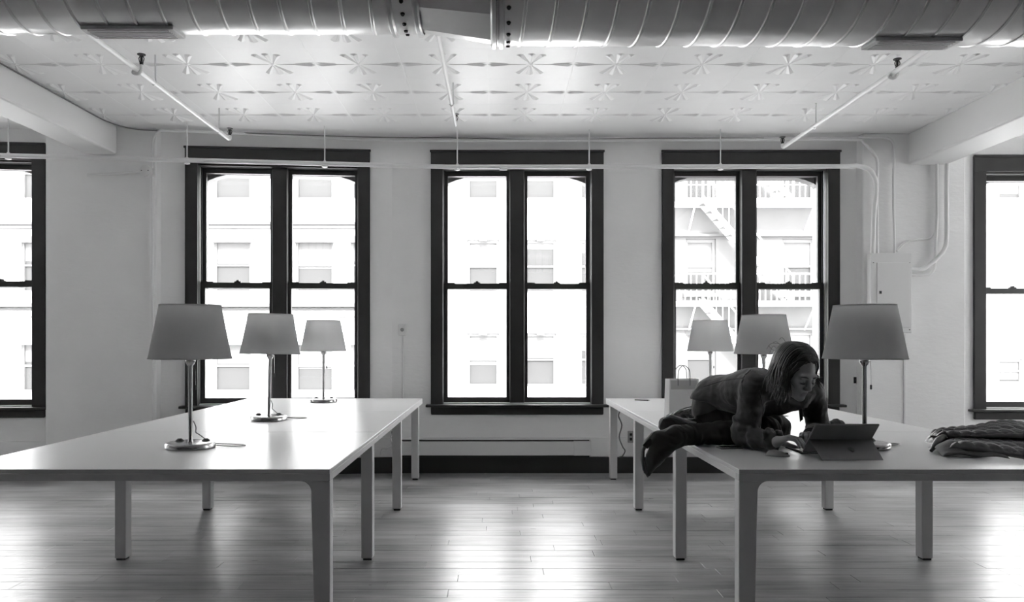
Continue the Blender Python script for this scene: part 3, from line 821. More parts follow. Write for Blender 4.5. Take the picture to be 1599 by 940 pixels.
    def build(s, name, m, parent, origin=(0, 0, 0), smooth_it=1, slot_fn=None, mats=()):
        V, Fq = s.mesh(origin)
        for _ in range(smooth_it):           # light Laplacian smoothing
            acc = np.zeros_like(V); deg = np.zeros(len(V))
            for k in range(4):
                x, y_ = Fq[:, k], Fq[:, (k + 1) % 4]
                np.add.at(acc, x, V[y_]); np.add.at(deg, x, 1); np.add.at(acc, y_, V[x]); np.add.at(deg, y_, 1)
            V = .5 * V + .5 * acc / np.maximum(deg, 1)[:, None]
        me = bpy.data.meshes.new(name)
        me.from_pydata(V.tolist(), [], Fq.tolist())
        me.polygons.foreach_set('use_smooth', np.ones(len(Fq), bool))
        me.materials.append(m)
        for q in mats: me.materials.append(q)
        if slot_fn is not None:
            cen = V[Fq].mean(1) + np.array(origin)
            me.polygons.foreach_set('material_index', slot_fn(cen).astype(np.int32))
        me.update()
        return obj(name, me, None, parent)

# ------------------------------------------------------------------ the woman on the right table
M_SKIN = mat('skin', .30, .5, noise=(20, .06)); M_LIP = mat('lips', .21, .45)
M_HAIR = mat('brown_hair', .030, .38, noise=(60, .5, (1, 1, 1)))
M_HAIR2 = mat('lighter_hair_ends', .075, .38)
M_JACK = mat('charcoal_wool_jacket', .050, .85, sheen=.15, noise=(40, .2), bump=(120, .10))
M_SHIRT = mat('grey_knit_top', .055, .9, bump=(150, .1))
M_TROU = mat('black_trousers', .013, .8, bump=(90, .1))
M_BOOT = mat('black_suede_boot', .011, .62, bump=(80, .06))
M_SOLE = mat('boot_sole', .10, .5)
V3 = Vector
base = V3((1.25, 3.95, ZT))
pe = thing('person', 'woman in dark jacket and boots crouching on the right table, typing on a tablet', 'person', base)
O = tuple(base)
pelvis = V3((1.180, 4.10, .940)); chest = V3((1.300, 3.87, .998)); neckb = V3((1.385, 3.755, 1.045))
headc = P(1243, 580, 3.57); HS = 1.0
shN, shF = V3((1.240, 3.72, 1.025)), V3((1.575, 3.87, 1.000))
elN, wrN = V3((1.215, 3.775, .792)), V3((1.3025, 3.590, .782))
elF, wrF = V3((1.635, 3.900, .800)), V3((1.515, 3.735, .788))
hpN, hpF = V3((1.125, 4.045, .880)), V3((1.255, 4.15, .885))
knN, anN = V3((1.350, 3.868, .800)), V3((.905, 3.845, .783))
knF, anF = V3((1.46, 4.03, .800)), V3((1.05, 4.045, .795))
fyaw, fpit = math.radians(21), math.radians(25)
HF = V3((math.cos(fpit) * math.sin(fyaw), -math.cos(fpit) * math.cos(fyaw), -math.sin(fpit)))
HU = V3((math.sin(fpit) * math.sin(fyaw), -math.sin(fpit) * math.cos(fyaw), math.cos(fpit)))
HR = HF.cross(HU)
def H(r, f, u): return headc + (HR * r + HF * f + HU * u) * HS
HB = [tuple(HR), tuple(HF), tuple(HU)]; HB_REF[0] = HB
tx = (neckb - pelvis).normalized(); lat = (shF - shN).normalized(); up_ = lat.cross(tx).normalized()
if up_.z < 0: up_ = -up_
TB = [tuple(lat), tuple(tx), tuple(up_)]

def hand(s, wr, K, f, thumb_side, zt):
    f = V3(f).normalized(); l = V3((-f.y, f.x, 0)).normalized() * thumb_side
    Z = V3((0, 0, 1))
    for j, off in enumerate((1.5, .5, -.5, -1.5)):
        k = K + l * (.0185 * off) + Z * (-.003 * abs(off)) + f * (-.004 * abs(off - .5))
        s.cone(wr + l * (.009 * off), k, .016, .0105, .012)
        ff = (f + l * (.12 * off)).normalized(); sc = (1.0, 1.06, 1.0, .82)[j]
        p1 = k + (ff * .95 - Z * .20) * .041 * sc
        p2 = p1 + (ff * .62 - Z * .75) * .025 * sc
        p3 = p2 + (ff * .30 - Z * .92) * .020 * sc
        if p3.z < zt + .007: p3.z = zt + .007
        s.chain([k, p1, p2, p3], [.0098, .0086, .0078, .0066], .003)
    b = wr + l * .020 + f * .018 - Z * .004
    t1 = b + (f * .62 + l * .62 - Z * .25) * .040; t2 = t1 + (f * .92 - Z * .30) * .030; t3 = t2 + (f * .9 - Z * .3) * .022
    for q in (t1, t2, t3): q.z = max(q.z, zt + .008)
    s.chain([b, t1, t2, t3], [.015, .0118, .0098, .0078], .006)

sk = SDF((.78, 3.40, .70), (1.78, 4.32, 1.26), .0036)
# torso, limbs (under the clothes), head
sk.ell(pelvis, (.145, .115, .105), TB, .04); sk.ell(chest, (.150, .150, .095), TB, .06)
sk.cone(pelvis, chest, .10, .10, .05); sk.cone(shN + lat * .03, shF - lat * .03, .062, .062, .05)
sk.chain([shN, elN, wrN], [.050, .040, .026], .02); sk.chain([shF, elF, wrF], [.050, .040, .026], .02)
sk.chain([hpN, knN, anN], [.078, .055, .038], .03); sk.chain([hpF, knF, anF], [.078, .055, .038], .03)
sk.chain([anN, P(1020, 722, 3.84)], [.036, .024], .02); sk.chain([anF, V3((.90, 4.03, .80))], [.036, .026], .02)
sk.cone(neckb, H(0, -.03, -.06), .052, .050, .03)
sk.ell(H(0, -.012, .030), (.074, .094, .086), HB, .02); sk.ell(H(0, .032, -.042), (.057, .060, .074), HB, .035)
sk.ell(H(0, .072, -.099), (.022, .020, .017), HB, .022)
for q in (-1, 1):
    sk.ell(H(q * .040, .062, -.028), (.022, .022, .022), HB, .02)
    sk.ell(H(q * .031, .104, -.008), (.017, .014, .012), HB, .010, 'sub')
    sk.ell(H(q * .030, .0805, -.010), (.0150, .0135, .0125), HB, .003)
    sk.ell(H(q * .077, -.008, -.018), (.010, .020, .031), HB, .006)
    sk.ell(H(q * .011, .100, -.041), (.008, .010, .007), HB, .006)
sk.cone(H(-.036, .082, .014), H(.036, .082, .014), .011, .011, .012)
sk.cone(H(0, .092, .004), H(0, .111, -.035), .0080, .0100, .010)
sk.cone(H(-.014, .0855, -.066), H(.014, .0855, -.066), .0055, .0055, .006); sk.cone(H(-.012, .0840, -.077), H(.012, .0840, -.077), .0062, .0062, .006)
sk.cone(H(-.020, .0950, -.0715), H(.020, .0950, -.0715), .0035, .0035, .003, 'sub')
hand(sk, wrN, V3((1.350, 3.548, .812)), (.90, -.36, 0), 1, .748)
hand(sk, wrF, V3((1.478, 3.660, .812)), (-.30, -.95, 0), -1, .748)
def lipslot(c):
    q = (c - np.array(headc)) / HS
    r, f, u = q @ np.array(HR), q @ np.array(HF), q @ np.array(HU)
    return ((np.abs(r) < .018 - np.abs(u + .0715) * .7) & (f > .080) & (np.abs(u + .0715) < .0115)).astype(int)
body = sk.build('body', M_SKIN, pe, O, 1, lipslot, (M_LIP,))
for q in (-1, 1):
    MB().tube(bez([H(q * .014, .097, .013) - base, H(q * .030, .0975, .0185) - base, H(q * .046, .086, .014) - base], 4), [.0022, .0026, .0028, .003, .0032, .003, .0026, .002, .0012], 6).build('eyebrow', M_HAIR, pe)
    MB().tube(bez([H(q * .017, .092, -.013) - base, H(q * .030, .0955, -.0165) - base, H(q * .044, .086, -.013) - base], 4), [.0008, .0012, .0016, .0018, .002, .002, .0018, .0014, .001], 6).build('eyelash', M_HAIR, pe)

# trousers
tr = SDF((.84, 3.70, .715), (1.62, 4.34, 1.09), .0045)
tr.ell(pelvis + V3((0, 0, -.012)), (.138, .115, .102), TB, .03)
tr.chain([hpN, knN, anN + V3((.02, 0, 0))], [.088, .067, .051], .035); tr.chain([hpF, knF, anF + V3((.02, 0, 0))], [.088, .067, .051], .035)
tr.wrinkle(.0035, .07, 3); tr.keep(lambda x, y, z: (ZT + .003) - z)
tr.build('trousers', M_TROU, pe, O, 1)
# boots
def boot(nm, lo, hi, fn):
    b = SDF(lo, hi, .004); fn(b); b.wrinkle(.0012, .05, 5)
    return b.build('boot', M_BOOT, pe, O, 1)
def nb(b):
    A = P(1056, 681, 3.842); Bq = P(1022, 715, 3.842); T = P(1013, 741, 3.842); Hh = P(1027, 684, 3.845)
    b.cone(V3((.96, 3.845, .785)), A, .051, .049, .02); b.cone(A, Bq, .048, .040, .03); b.cone(Bq, T, .037, .009, .02); b.cone(A, Hh, .045, .034, .02); b.cone(Hh, Bq, .032, .034, .02)
bo = boot('n', (.70, 3.74, .52), (1.02, 3.95, .88), nb)
MB().tube([P(1021, 678, 3.845) - base, P(1010, 690, 3.845) - base, P(1004, 703, 3.845) - base, P(1003, 718, 3.845) - base, P(1006, 733, 3.845) - base, P(1012, 745, 3.845) - base], [.014, .014, .010, .010, .009, .004], 8).build('sole', M_SOLE, bo, smooth=True).scale = (1, 1, 1)
MB().prism([(1014, 684), (1022, 690), (1011, 701), (1003, 695)], lambda a, b: P(a, b, 3.825) - base, lambda a, b: P(a, b, 3.870) - base).build('heel', M_BOOT, bo, bevel=.003)
def fbt(b):
    A = V3((1.06, 4.045, .795)); T = P(1040, 663, 4.02)
    b.cone(V3((1.11, 4.045, .795)), A, .050, .048, .02); b.cone(A, T, .046, .038, .03); b.ell(P(1047, 664, 4.03), (.055, .045, .042), None, .02)
bo = boot('f', (.80, 3.92, .70), (1.16, 4.14, .90), fbt)
MB().tube([P(1036, 654, 3.985) - base, P(1048, 649, 3.98) - base, P(1060, 653, 3.985) - base, P(1075, 658, 3.99) - base, P(1087, 660, 4.0) - base], [.004, .007, .007, .007, .004], 8).build('sole', mat('lit_sole_edge', .35, .5), bo, smooth=True)  # light along this sole edge is put into its paler colour

# under-layer and jacket
un = SDF((.98, 3.84, .80), (1.42, 4.34, 1.10), .0045)
un.ell(pelvis + V3((0, -.003, 0)), (.150, .128, .108), TB, .03); un.cone(hpN + V3((-.004, -.004, .01)), hpN + (knN - hpN) * .35, .099, .094, .03); un.cone(hpF, hpF + (knF - hpF) * .3, .097, .092, .03); un.wrinkle(.002, .06, 9)
un.keep(lambda x, y, z: (.868 + .48 * (x - 1.049)) - z)
un.build('top_hem', M_SHIRT, pe, O, 1)
ja = SDF((.98, 3.55, .72), (1.76, 4.36, 1.20), .0045)
ja.ell(pelvis + V3((0, -.005, .004)), (.162, .142, .118), TB, .03)
ja.cone(hpN + V3((-.006, -.010, .03)), hpN + (knN - hpN) * .4 + V3((0, -.01, .04)), .102, .098, .03)
ja.cone(pelvis + V3((.01, -.02, .004)), chest, .116, .112, .04)
ja.keep(lambda x, y, z: np.where(y > 3.80, (.946 - .29 * (x - 1.049) + .012 * np.sin(x * 30 + y * 8)) - z, -1))
ja.ell(chest, (.158, .165, .106), TB, .05)
ja.cone(shN + lat * .03, shF - lat * .02, .068, .066, .045)
ja.cone(shN + V3((.01, .05, .0)), pelvis + V3((-.03, -.08, .03)), .070, .088, .05)
ja.ell(P(1212, 622, 3.80), (.085, .075, .085), None, .04); ja.ell(P(1240, 622, 3.80), (.07, .06, .06), None, .04)
ja.chain([shN, elN, wrN + (elN - wrN) * .16], [.067, .060, .040], .014)
ja.chain([shF, elF, wrF + (elF - wrF) * .16], [.062, .054, .039], .018)
ja.cone(neckb + V3((-.05, .02, .01)), neckb + V3((.06, .03, .0)), .050, .050, .03)
def folds(p0, p1, r, n, amp, slant):         # creases wrapped round a sleeve
    p0, p1 = V3(p0), V3(p1); ax = (p1 - p0).normalized(); e1 = ax.orthogonal().normalized(); e2 = ax.cross(e1)
    for i in range(n):
        c = p0 + (p1 - p0) * ((i + .5) / n); a0 = rg0.uniform(0, 6.28)
        pts = [c + (e1 * math.cos(a0 + t * 2.4) + e2 * math.sin(a0 + t * 2.4)) * r + ax * (slant * (t - .5)) for t in (0, .25, .5, .75, 1)]
        for u, v in zip(pts[:-1], pts[1:]): ja.cone(u, v, amp, amp, .012)
rg0 = random.Random(5)
folds(shN + (elN - shN) * .35, elN, .056, 7, .009, .04); folds(elN, wrN, .050, 7, .009, .03); folds(shF + (elF - shF) * .3, elF, .052, 7, .008, .04)
folds(pelvis + V3((.02, -.05, .01)), chest + V3((-.02, .03, 0)), .108, 6, .007, .05)
ja.wrinkle(.0034, .12, 21); ja.wrinkle(.0012, .045, 4)
ja.ell(H(.0, .05, -.12), (.05, .06, .06), HB, .01, 'sub')
ja.keep(lambda x, y, z: (ZT + .004) - z)
jk = ja.build('jacket', M_JACK, pe, O, 1)
def on_jacket(px, py, off=.004, d0=3.4, d1=4.3):
    ds = np.arange(d0, d1, .002)
    pts = np.stack([(px - CX) / F * ds, ds, HC - (py - CY) / F * ds], 1)
    i = np.round((pts - ja.lo) / ja.h).astype(int)
    ok = np.all((i >= 0) & (i < ja.n), 1); v = np.ones(len(ds)); v[ok] = ja.a[i[ok, 0], i[ok, 1], i[ok, 2]]
    hit = np.nonzero(v < 0)[0]
    if len(hit) == 0: return None
    return P(px, py, ds[hit[0]] - off)
def seam(name, pts, r, m):
    q = []
    for a, b in zip(pts[:-1], pts[1:]):
        for t in np.linspace(0, 1, 7)[:-1 if b != pts[-1] else None]:
            h_ = on_jacket(a[0] + (b[0] - a[0]) * t, a[1] + (b[1] - a[1]) * t, r * .3)
            if h_ is not None: q.append(h_ - base)
    if len(q) > 2: MB().tube(q, r, 6).build(name, m, jk, smooth=True)
def patch(name, c, m, thick=.007, n=8):      # a sheet of cloth lying on the jacket, corners in order
    g = []
    for j in range(n + 1):
        for i in range(n + 1):
            u, v = i / n, j / n
            x = (c[0][0]*(1-u) + c[1][0]*u)*(1-v) + (c[3][0]*(1-u) + c[2][0]*u)*v; y = (c[0][1]*(1-u) + c[1][1]*u)*(1-v) + (c[3][1]*(1-u) + c[2][1]*u)*v
            g.append(on_jacket(x, y, 0))
    ds = sorted(p.y for p in g if p is not None)
    if not ds: return
    md = ds[len(ds) // 2]
    g2 = []
    for k, p in enumerate(g):
        u, v = (k % (n + 1)) / n, (k // (n + 1)) / n
        x = (c[0][0]*(1-u) + c[1][0]*u)*(1-v) + (c[3][0]*(1-u) + c[2][0]*u)*v; y = (c[0][1]*(1-u) + c[1][1]*u)*(1-v) + (c[3][1]*(1-u) + c[2][1]*u)*v
        d = md if p is None else min(max(p.y, md - .05), md + .05)
        g2.append((x, y, d))
    W = n + 1; N_ = W * W
    top = [P(x, y, d - thick) - base for x, y, d in g2]; bot = [P(x, y, d + .002) - base for x, y, d in g2]
    fs = [(j*W+i, j*W+i+1, (j+1)*W+i+1, (j+1)*W+i) for j in range(n) for i in range(n)]
    fs += [(N_+d, N_+c_, N_+b, N_+a) for a, b, c_, d in fs]
    rr = list(range(W)) + [j*W+n for j in range(1, W)] + [n*W+i for i in range(n-1, -1, -1)] + [j*W for j in range(n-1, 0, -1)]
    fs += [(rr[k], N_+rr[k], N_+rr[(k+1) % len(rr)], rr[(k+1) % len(rr)]) for k in range(len(rr))]
    MB().add(top + bot, fs).build(name, m, jk, smooth=True)
seam('armhole_seam', [(1172, 578), (1163, 586), (1158, 598), (1160, 612)], .0035, M_JACK)
seam('sleeve_seam', [(1186, 610), (1192, 640), (1186, 668)], .0025, M_JACK)
seam('back_seam', [(1098, 604), (1130, 594), (1160, 590)], .0025, M_JACK)
patch('collar', [(1196, 584), (1212, 588), (1222, 612), (1204, 606)], M_JACK, .010)
patch('lapel', [(1206, 606), (1222, 610), (1238, 642), (1216, 648)], M_JACK, .009)
patch('lapel', [(1262, 618), (1274, 616), (1262, 640), (1250, 640)], M_JACK, .009)
for w_, e_, r_ in ((wrN, elN, .041), (wrF, elF, .040)):
    c_ = w_ + (e_ - w_) * .15; ax = (e_ - w_).normalized()
    MB().tube([c_ - ax * .004 - base, c_ + ax * .012 - base], [r_, r_ + .002], 20, True).build('cuff', M_JACK, jk, smooth=True)
MB().prism([(1245, 618), (1253, 618), (1254, 655), (1249, 659)], lambda a, b: P(a, b, 3.775) - base, lambda a, b: P(a, b, 3.765) - base).build('belt_end', M_SHIRT, jk, bevel=.002)

# hair: cap on the skull plus many locks
hr = SDF(tuple(headc - V3((.18, .18, .18))), tuple(headc + V3((.18, .18, .18))), .004)
hr.ell(H(0, -.022, .034), (.087, .105, .090), HB, .02); hr.ell(H(0, -.055, -.03), (.080, .07, .085), HB, .03)
for q in (-1, 1): hr.ell(H(q * .066, .016, -.02), (.022, .036, .072), HB, .02)
hr.ell(H(0, .116, -.028), (.066, .090, .110), HB, .030, 'sub')
hr.wrinkle(.0012, .03, 2, 9)
ho = hr.build('hair', M_HAIR, pe, O, 1)
rg = random.Random(11)
def locks(n, side, m, length, spread, rad=.0032):
    mb = MB()
    for i in range(n):
        th = rg.uniform(-.55, 2.0)          # 0 = side, + towards the back, - towards the forehead
        fwd = .070 - .062 * (th + .55)      # where the lock leaves the parting
        r_ = 1.0 + rg.uniform(-.015, .05)
        st = H(side * rg.uniform(-.004, .012), fwd, .036 + .095 * math.sqrt(max(.05, 1 - ((fwd + .022) / .108) ** 2)) + .001)
        def sk_(phi, f):                    # point on the hair cap, phi from the top (0) to the side (pi/2)
            q = math.sqrt(max(.05, 1 - ((f + .022) / .110) ** 2))
            return H(side * .090 * r_ * q * math.sin(phi), f, .036 + .097 * r_ * q * math.cos(phi))
        f1 = fwd * .9 - .02 * max(th, 0); f2 = fwd * .75 - .02 * max(th, 0)
        if th < 0: f1 = fwd * .95; f2 = .045
        p1 = sk_(.55, max(f1, -.11)); p2 = sk_(1.1, max(f2, -.11)); p3 = sk_(1.65, max(min(f2, .035), -.105)) 
        L = length * rg.uniform(.45, 1.1)
        sway = V3((rg.gauss(0, spread), rg.gauss(0, spread), 0))
        p4 = p3 + V3((0, 0, -L * .5)) - HU * .02 + sway * .5 + HR * side * .006
        p5 = p4 + V3((0, 0, -L * .5)) + sway * .6 + HR * side * (rg.uniform(-.02, .012) if th > .5 else rg.uniform(.008, .025))
        c = bez([st, p1, p2, p3, p4, p5], 4)
        mb.tube([p - base for p in c], [rad * min(1, .35 + k * .25, 2.4 - 2.3 * k / 20) + .0004 for k in range(21)], 5)
    mb.build('hair_locks', m, ho, smooth=True)
locks(190, 1, M_HAIR, .12, .016); locks(70, 1, M_HAIR2, .15, .022, .0024)
locks(150, -1, M_HAIR, .05, .012); locks(40, -1, M_HAIR2, .08, .02, .0024)
mb = MB()
for side in (1, -1):                          # fringe swept off the parting over the hairline
    for i in range(46):
        j = rg.uniform(-.010, .010); k = rg.uniform(-.016, .010)
        def cap(r, u): return H(side * r, -.022 + .107 * math.sqrt(max(.02, 1 - (r / .089) ** 2 - ((u - .034) / .092) ** 2)) + .007, u)
        c_ = bez([cap(.003, .117), cap(.024, .106 + k), cap(.048, .080 + k), cap(.068, .042 + k), H(side * (.082 + j * .4), .030 + j, -.012 + k), H(side * (.086 + j * .5), .020 + j, -.055 + k)], 4)
        mb.tube([p - base for p in c_], [.0026 * min(1, .4 + q * .2, 2.2 - 2 * q / 20) + .0004 for q in range(21)], 5)
mb.build('fringe', M_HAIR, ho, smooth=True)
mb = MB()
for i in range(15):                           # flyaway strands at the nape and crown
    a = H(rg.uniform(-.03, .06), rg.uniform(-.10, -.05), rg.uniform(.0, .10))
    d = V3((rg.uniform(-1, -.1), rg.uniform(0, .6), rg.uniform(-.3, .5))).normalized()
    mb.tube([p - base for p in bez([a, a + d * .025, a + d * .055 + V3((0, 0, rg.uniform(-.015, .012))), a + d * .075 + V3((0, 0, rg.uniform(-.04, .01)))], 4)], .0007, 4)
mb.build('flyaway_strands', M_HAIR, ho, smooth=True)

# ------------------------------------------------------------------ tablet with keyboard
M_TAB = mat('tablet_magnesium', .20, .45); M_SCR = mat('tablet_screen', .03, .1); M_KEY = mat('keyboard_fabric', .06, .8)
tb = thing('tablet_computer', 'dark grey tablet propped on its kickstand facing the woman', 'tablet', (1.553, 3.555, ZT))
lean = math.radians(45); Ht = .201; hwid = .143
def tp_(u, n): return (-math.sin(lean) * u - math.cos(lean) * n, math.cos(lean) * u - math.sin(lean) * n)   # along slab, out of the back
def slab(x0, x1, u0, u1, n0, n1):
    return MB().prism([(x0, u0), (x1, u0), (x1, u1), (x0, u1)], lambda a, b: (a, tp_(b, n0)[0], tp_(b, n0)[1] + .012), lambda a, b: (a, tp_(b, n1)[0], tp_(b, n1)[1] + .012))
slab(-hwid, hwid, 0, Ht, -.004, .0045).build('slab', M_TAB, tb, bevel=.0025)
slab(-hwid + .008, hwid - .008, .010, Ht - .008, -.0048, -.0039).build('screen', M_SCR, tb)
ym, zm_ = tp_(Ht * .50, .006); zm_ += .012
ks = MB().prism([(-hwid + .002, 0), (hwid - .002, 0), (hwid - .010, 1), (hwid - .022, 1.0), (-hwid + .022, 1.0), (-hwid + .010, 1)],
                lambda a, b: (a, ym + (-.195 - ym) * b, zm_ + (.002 - zm_) * b), lambda a, b: (a, ym + (-.195 - ym) * b - .003, zm_ + (.002 - zm_) * b - .002 + .003 * b)).build('kickstand', M_TAB, tb)
slab(-hwid + .002, hwid - .002, Ht * .5, Ht - .004, .0046, .0056).build('back_panel', M_TAB, tb, bevel=.0004)
lx, ly = .02, .48
yk, zk = ym + (-.195 - ym) * ly, zm_ + (.002 - zm_) * ly
lg = MB().lathe([(0, .0006), (.013, .0006), (.014, 0)], 24).build('emblem', mat('emblem_dark', .13, .3), tb)
nrm = V3((0, -(zm_ - .002), -( -.195 - ym))).normalized(); nrm = V3((0, -abs(nrm.y), abs(nrm.z)))
lg.location = (lx, yk - .004, zk + .001); lg.rotation_euler = nrm.to_track_quat('Z', 'Y').to_euler()
MB().lathe([(0, .001), (.003, .001), (.0035, 0)], 12).build('camera_lens', M_BLACK, tb).matrix_local = Matrix.Translation((.0, tp_(Ht - .012, .0058)[0], tp_(Ht - .012, .0058)[1] + .012)) @ Matrix.Rotation(PI / 2 + (lean), 4, 'X').inverted()
kb = bx(-hwid, hwid, .012, .212, 0, .005).build('keyboard', M_KEY, tb, bevel=.002)
k0 = None
for r in range(5):
    for c in range(13):
        if k0 is None: k0 = bx(-.0085, .0085, -.008, .008, 0, .002).build('key', M_BLACK, kb); o = k0
        else: o = k0.copy(); C.objects.link(o)
        o.location = (-.120 + c * .020, .045 + r * .0195, .005)

# mouse, phone, pouch, pen
ms = thing('computer_mouse', 'dark wedge-shaped mouse on the table beside the hand of the woman', 'mouse', (1.275, 3.50, ZT), -.5)
s = SDF((-.07, -.05, -.02), (.07, .05, .05), .003)
s.ell((-.012, 0, .002), (.040, .030, .026), None, .01); s.ell((.022, 0, .0), (.034, .027, .014), None, .02); s.keep(lambda x, y, z: -z + .001)
s.build('shell', mat('mouse_rubber', .22, .5), ms, (0, 0, 0), 1)
bx(.012, .046, -.0008, .0008, .008, .0175).build('button_gap', M_BLACK, ms)
MB().lathe([(0, -.003), (.005, -.003), (.005, .003), (0, .003)], 12).build('wheel', M_BLACK, ms).matrix_local = Matrix.Translation((.018, 0, .016)) @ Matrix.Rotation(PI / 2, 4, 'X')
ph = thing('phone', 'dark flat phone on the table edge in front of the shin', 'phone', (1.13, 3.745, ZT), .1)
bx(-.055, .055, -.03, .03, .0005, .009).build('case', M_TAB, ph, bevel=.003); bx(-.05, .05, -.026, .026, .0088, .0096).build('screen', M_SCR, ph)
po = thing('pouch', 'dark rounded pouch just showing above the top edge of the tablet', 'pouch', (1.79, 4.06, ZT))
s = SDF((-.09, -.06, -.02), (.09, .06, .13), .004); s.ell((0, 0, .055), (.056, .040, .056), None, .01); s.cone((-.04, 0, .03), (.04, 0, .03), .032, .032, .03); s.keep(lambda x, y, z: -z + .001); s.wrinkle(.002, .04, 8)
s.build('body', mat('pouch_cloth', .04, .8), po)
MB().tube([(-.045, -.03, .062), (0, -.042, .080), (.045, -.03, .062)], .0025, 6).build('zip', M_BLACK, po)
pn = thing('pen', 'thin dark pen lying at the end of the rear right table', 'pen', (PX(1003, 6.72), 6.72, ZT), -.55)
MB().tube([(-.07, 0, .005), (.055, 0, .005)], .0045, 8).build('barrel', M_CORD_D, pn, smooth=True); MB().tube([(.055, 0, .005), (.07, 0, .005)], [.0045, .001], 8).build('tip', M_CHROME, pn)

# handbag behind her, paper bag
M_LEATHER = mat('glossy_black_leather', .02, .16, bump=(30, .25), coat=.4)
hb = thing('handbag', 'shiny black leather handbag behind the boots of the woman', 'handbag', (1.085, 4.40, ZT), .12)
s = SDF((-.16, -.10, -.03), (.16, .10, .20), .004)
s.cone((-.085, 0, .05), (.10, 0, .06), .050, .060, .03); s.cone((-.080, 0, .085), (.10, 0, .110), .036, .042, .03)
s.keep(lambda x, y, z: -z + .001); s.wrinkle(.003, .06, 12)
s.build('body', M_LEATHER, hb)
MB().tube(bez([(-.105, -.035, .06), (-.100, -.040, .100), (-.06, -.030, .128), (.0, -.022, .145), (.08, -.02, .158)], 6), .004, 6).tube(bez([(-.108, -.03, .05), (-.06, -.055, .045), (.02, -.06, .05)], 6), .004, 6).build('piping', M_BLACK, hb, smooth=True)
pb = thing('paper_bag', 'pale paper shopping bag with twisted handles on the right table row', 'shopping bag', (1.222, 5.10, ZT), .10)
def bagmesh():
    w0, w1, d0, d1, hh = .104, .098, .055, .045, .272
    mb = MB(); t = .002
    def q(w, d, z): return [(-w, -d, z), (w, -d, z), (w, d, z), (-w, d, z)]
    mb.add(q(w0, d0, 0) + q(w1, d1, hh) + q(w1 - t, d1 - t, hh) + q(w0 - t, d0 - t, .003),
           [(0,1,5,4),(1,2,6,5),(2,3,7,6),(3,0,4,7),(4,5,9,8),(5,6,10,9),(6,7,11,10),(7,4,8,11),(8,9,13,12),(9,10,14,13),(10,11,15,14),(11,8,12,15),(3,2,1,0),(12,13,14,15)])
    return mb
M_PAPER = mat('pale_kraft_paper', .80, .8, trans=.35, tcol=.8)
bagmesh().build('bag', M_PAPER, pb)
bx(-.090, .090, -.0475, -.0455, .205, .265).build('handle_strip', mat('brown_kraft_strip', .45, .8), pb)
for yy, dx in ((-.046, 0), (.046, .01)):
    MB().tube(bez([(-.040 + dx, yy, .23), (-.040 + dx, yy, .29), (-.034 + dx, yy, .335), (0 + dx, yy * .9, .362), (.034 + dx, yy, .335), (.040 + dx, yy, .29), (.040 + dx, yy, .23)], 5), .0028, 6).build('handle', M_CORD_D, pb, smooth=True)

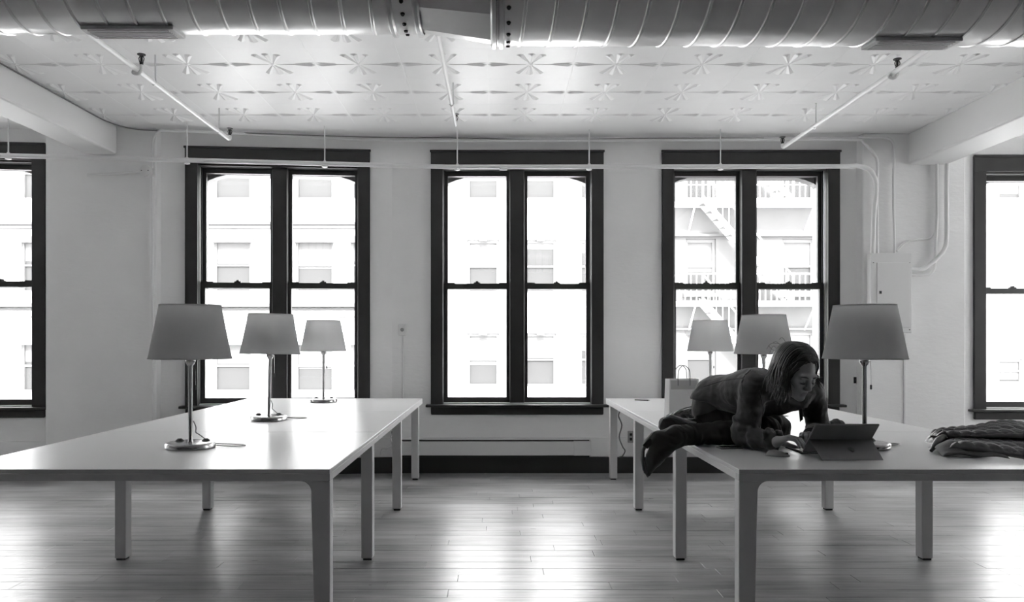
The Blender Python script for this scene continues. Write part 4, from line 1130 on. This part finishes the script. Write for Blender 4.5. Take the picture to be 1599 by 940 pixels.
# ------------------------------------------------------------------ quilted coat
M_QUILT = mat('dark_quilted_nylon', .075, .33, bump=(25, .2)); M_LIN = mat('coat_lining', .07, .6, bump=(30, .15))
co = thing('quilted_coat', 'dark quilted coat lying folded on the right table', 'coat', (2.295, 3.60, ZT))
def sheet(name, m, outline, hfun, nx, ny, thick, quilt, parent):
    """outline(u,v)->(x,y) for u,v in 0..1; hfun(x,y)->top height; closed sheet with its own thickness"""
    def gen(off):
        vs = []
        for j in range(ny + 1):
            for i in range(nx + 1):
                u, v = i / nx, j / ny; x, y = outline(u, v)
                e = min(u, 1 - u, v, 1 - v); rim = min(1, e / .05) ** .5
                z = hfun(x, y)
                if off: z = z + (thick + quilt(u, v)) * rim
                else: z = max(z - .002, .0015)
                vs.append((x, y, z))
        return vs
    top, bot = gen(True), gen(False); n = (nx + 1) * (ny + 1); W = nx + 1
    fs = [(j*W+i, j*W+i+1, (j+1)*W+i+1, (j+1)*W+i) for j in range(ny) for i in range(nx)]
    fs += [(n + d, n + c, n + b, n + a) for a, b, c, d in fs]
    ring_ = [i for i in range(W)] + [j*W+nx for j in range(1, ny+1)] + [ny*W+i for i in range(nx-1, -1, -1)] + [j*W for j in range(ny-1, 0, -1)]
    fs += [(ring_[k], n + ring_[k], n + ring_[(k+1) % len(ring_)], ring_[(k+1) % len(ring_)]) for k in range(len(ring_))]
    return MB().add(top + bot, fs).build(name, m, parent, smooth=True)
def quilt_fn(nu, nv, sk_, amp):              # padded parallelogram cells with narrow stitched grooves
    def f(u, v):
        a = u * nu + v * sk_; b = v * nv - u * .6
        g = abs(math.sin(PI * a)) * abs(math.sin(PI * b))
        return amp * g ** .5 * (.85 + .15 * math.sin(7 * math.floor(a) + 3 * math.floor(b))) + .0012 * math.sin(a * 12 + b * 15)
    return f
def mound(x, y):
    d = math.exp(-((x - .17) / .13) ** 2 - ((y - .10) / .13) ** 2) * .046
    e = math.exp(-((x - .15) / .46) ** 6 - ((y - .03) / .25) ** 4) * .056
    return d + e + .005 * math.sin(x * 19 + y * 11) + .006
sheet('body_panel', M_QUILT, lambda u, v: (-.24 + .58 * u + .10 * v * (1 - u) + .02 * math.sin(5 * v), -.10 - .16 * min(1, u * 2.2) + (.34 + .16 * min(1, u * 2.2)) * v), lambda x, y: max(mound(x, y) * .60, .004), 120, 96, .020, quilt_fn(12, 7, 3.4, .017), co)
def fl_out(u, v):
    x = -.20 + .54 * u + .07 * v * (1 - u)
    y0 = .07 - .30 * u                      # diagonal free edge running to the front
    return (x + .010 * math.sin(7 * v), y0 + (.25 - y0) * v)
sheet('front_flap', M_QUILT, fl_out, lambda x, y: max(mound(x, y) * .98 + .016, .022), 120, 96, .014, quilt_fn(11, 6.5, 3.2, .016), co)
# collar end with its lining arched open at the left
def arch(u, v): return (-.285 + .24 * u + .05 * v, -.135 + .21 * v - .09 * u)
sheet('lining', M_LIN, arch, lambda x, y: .008 + .050 * math.exp(-((y + .05 + .3 * (x + .2)) / .075) ** 2) * min(1, max(0, x + .30) / .10) + .003 * math.sin(x * 50), 50, 40, .008, lambda u, v: .003 * math.sin(u * 9 + v * 7), co)
MB().tube(bez([(-.275, -.02, .012), (-.225, .02, .045), (-.185, .05, .062), (-.13, .08, .070)], 8), [.008 + .010 * math.sin(PI * k / 24) for k in range(25)], 10).build('collar', M_QUILT, co, smooth=True)
for o in scene.objects:
    if 'mat_' in o: del o['mat_']
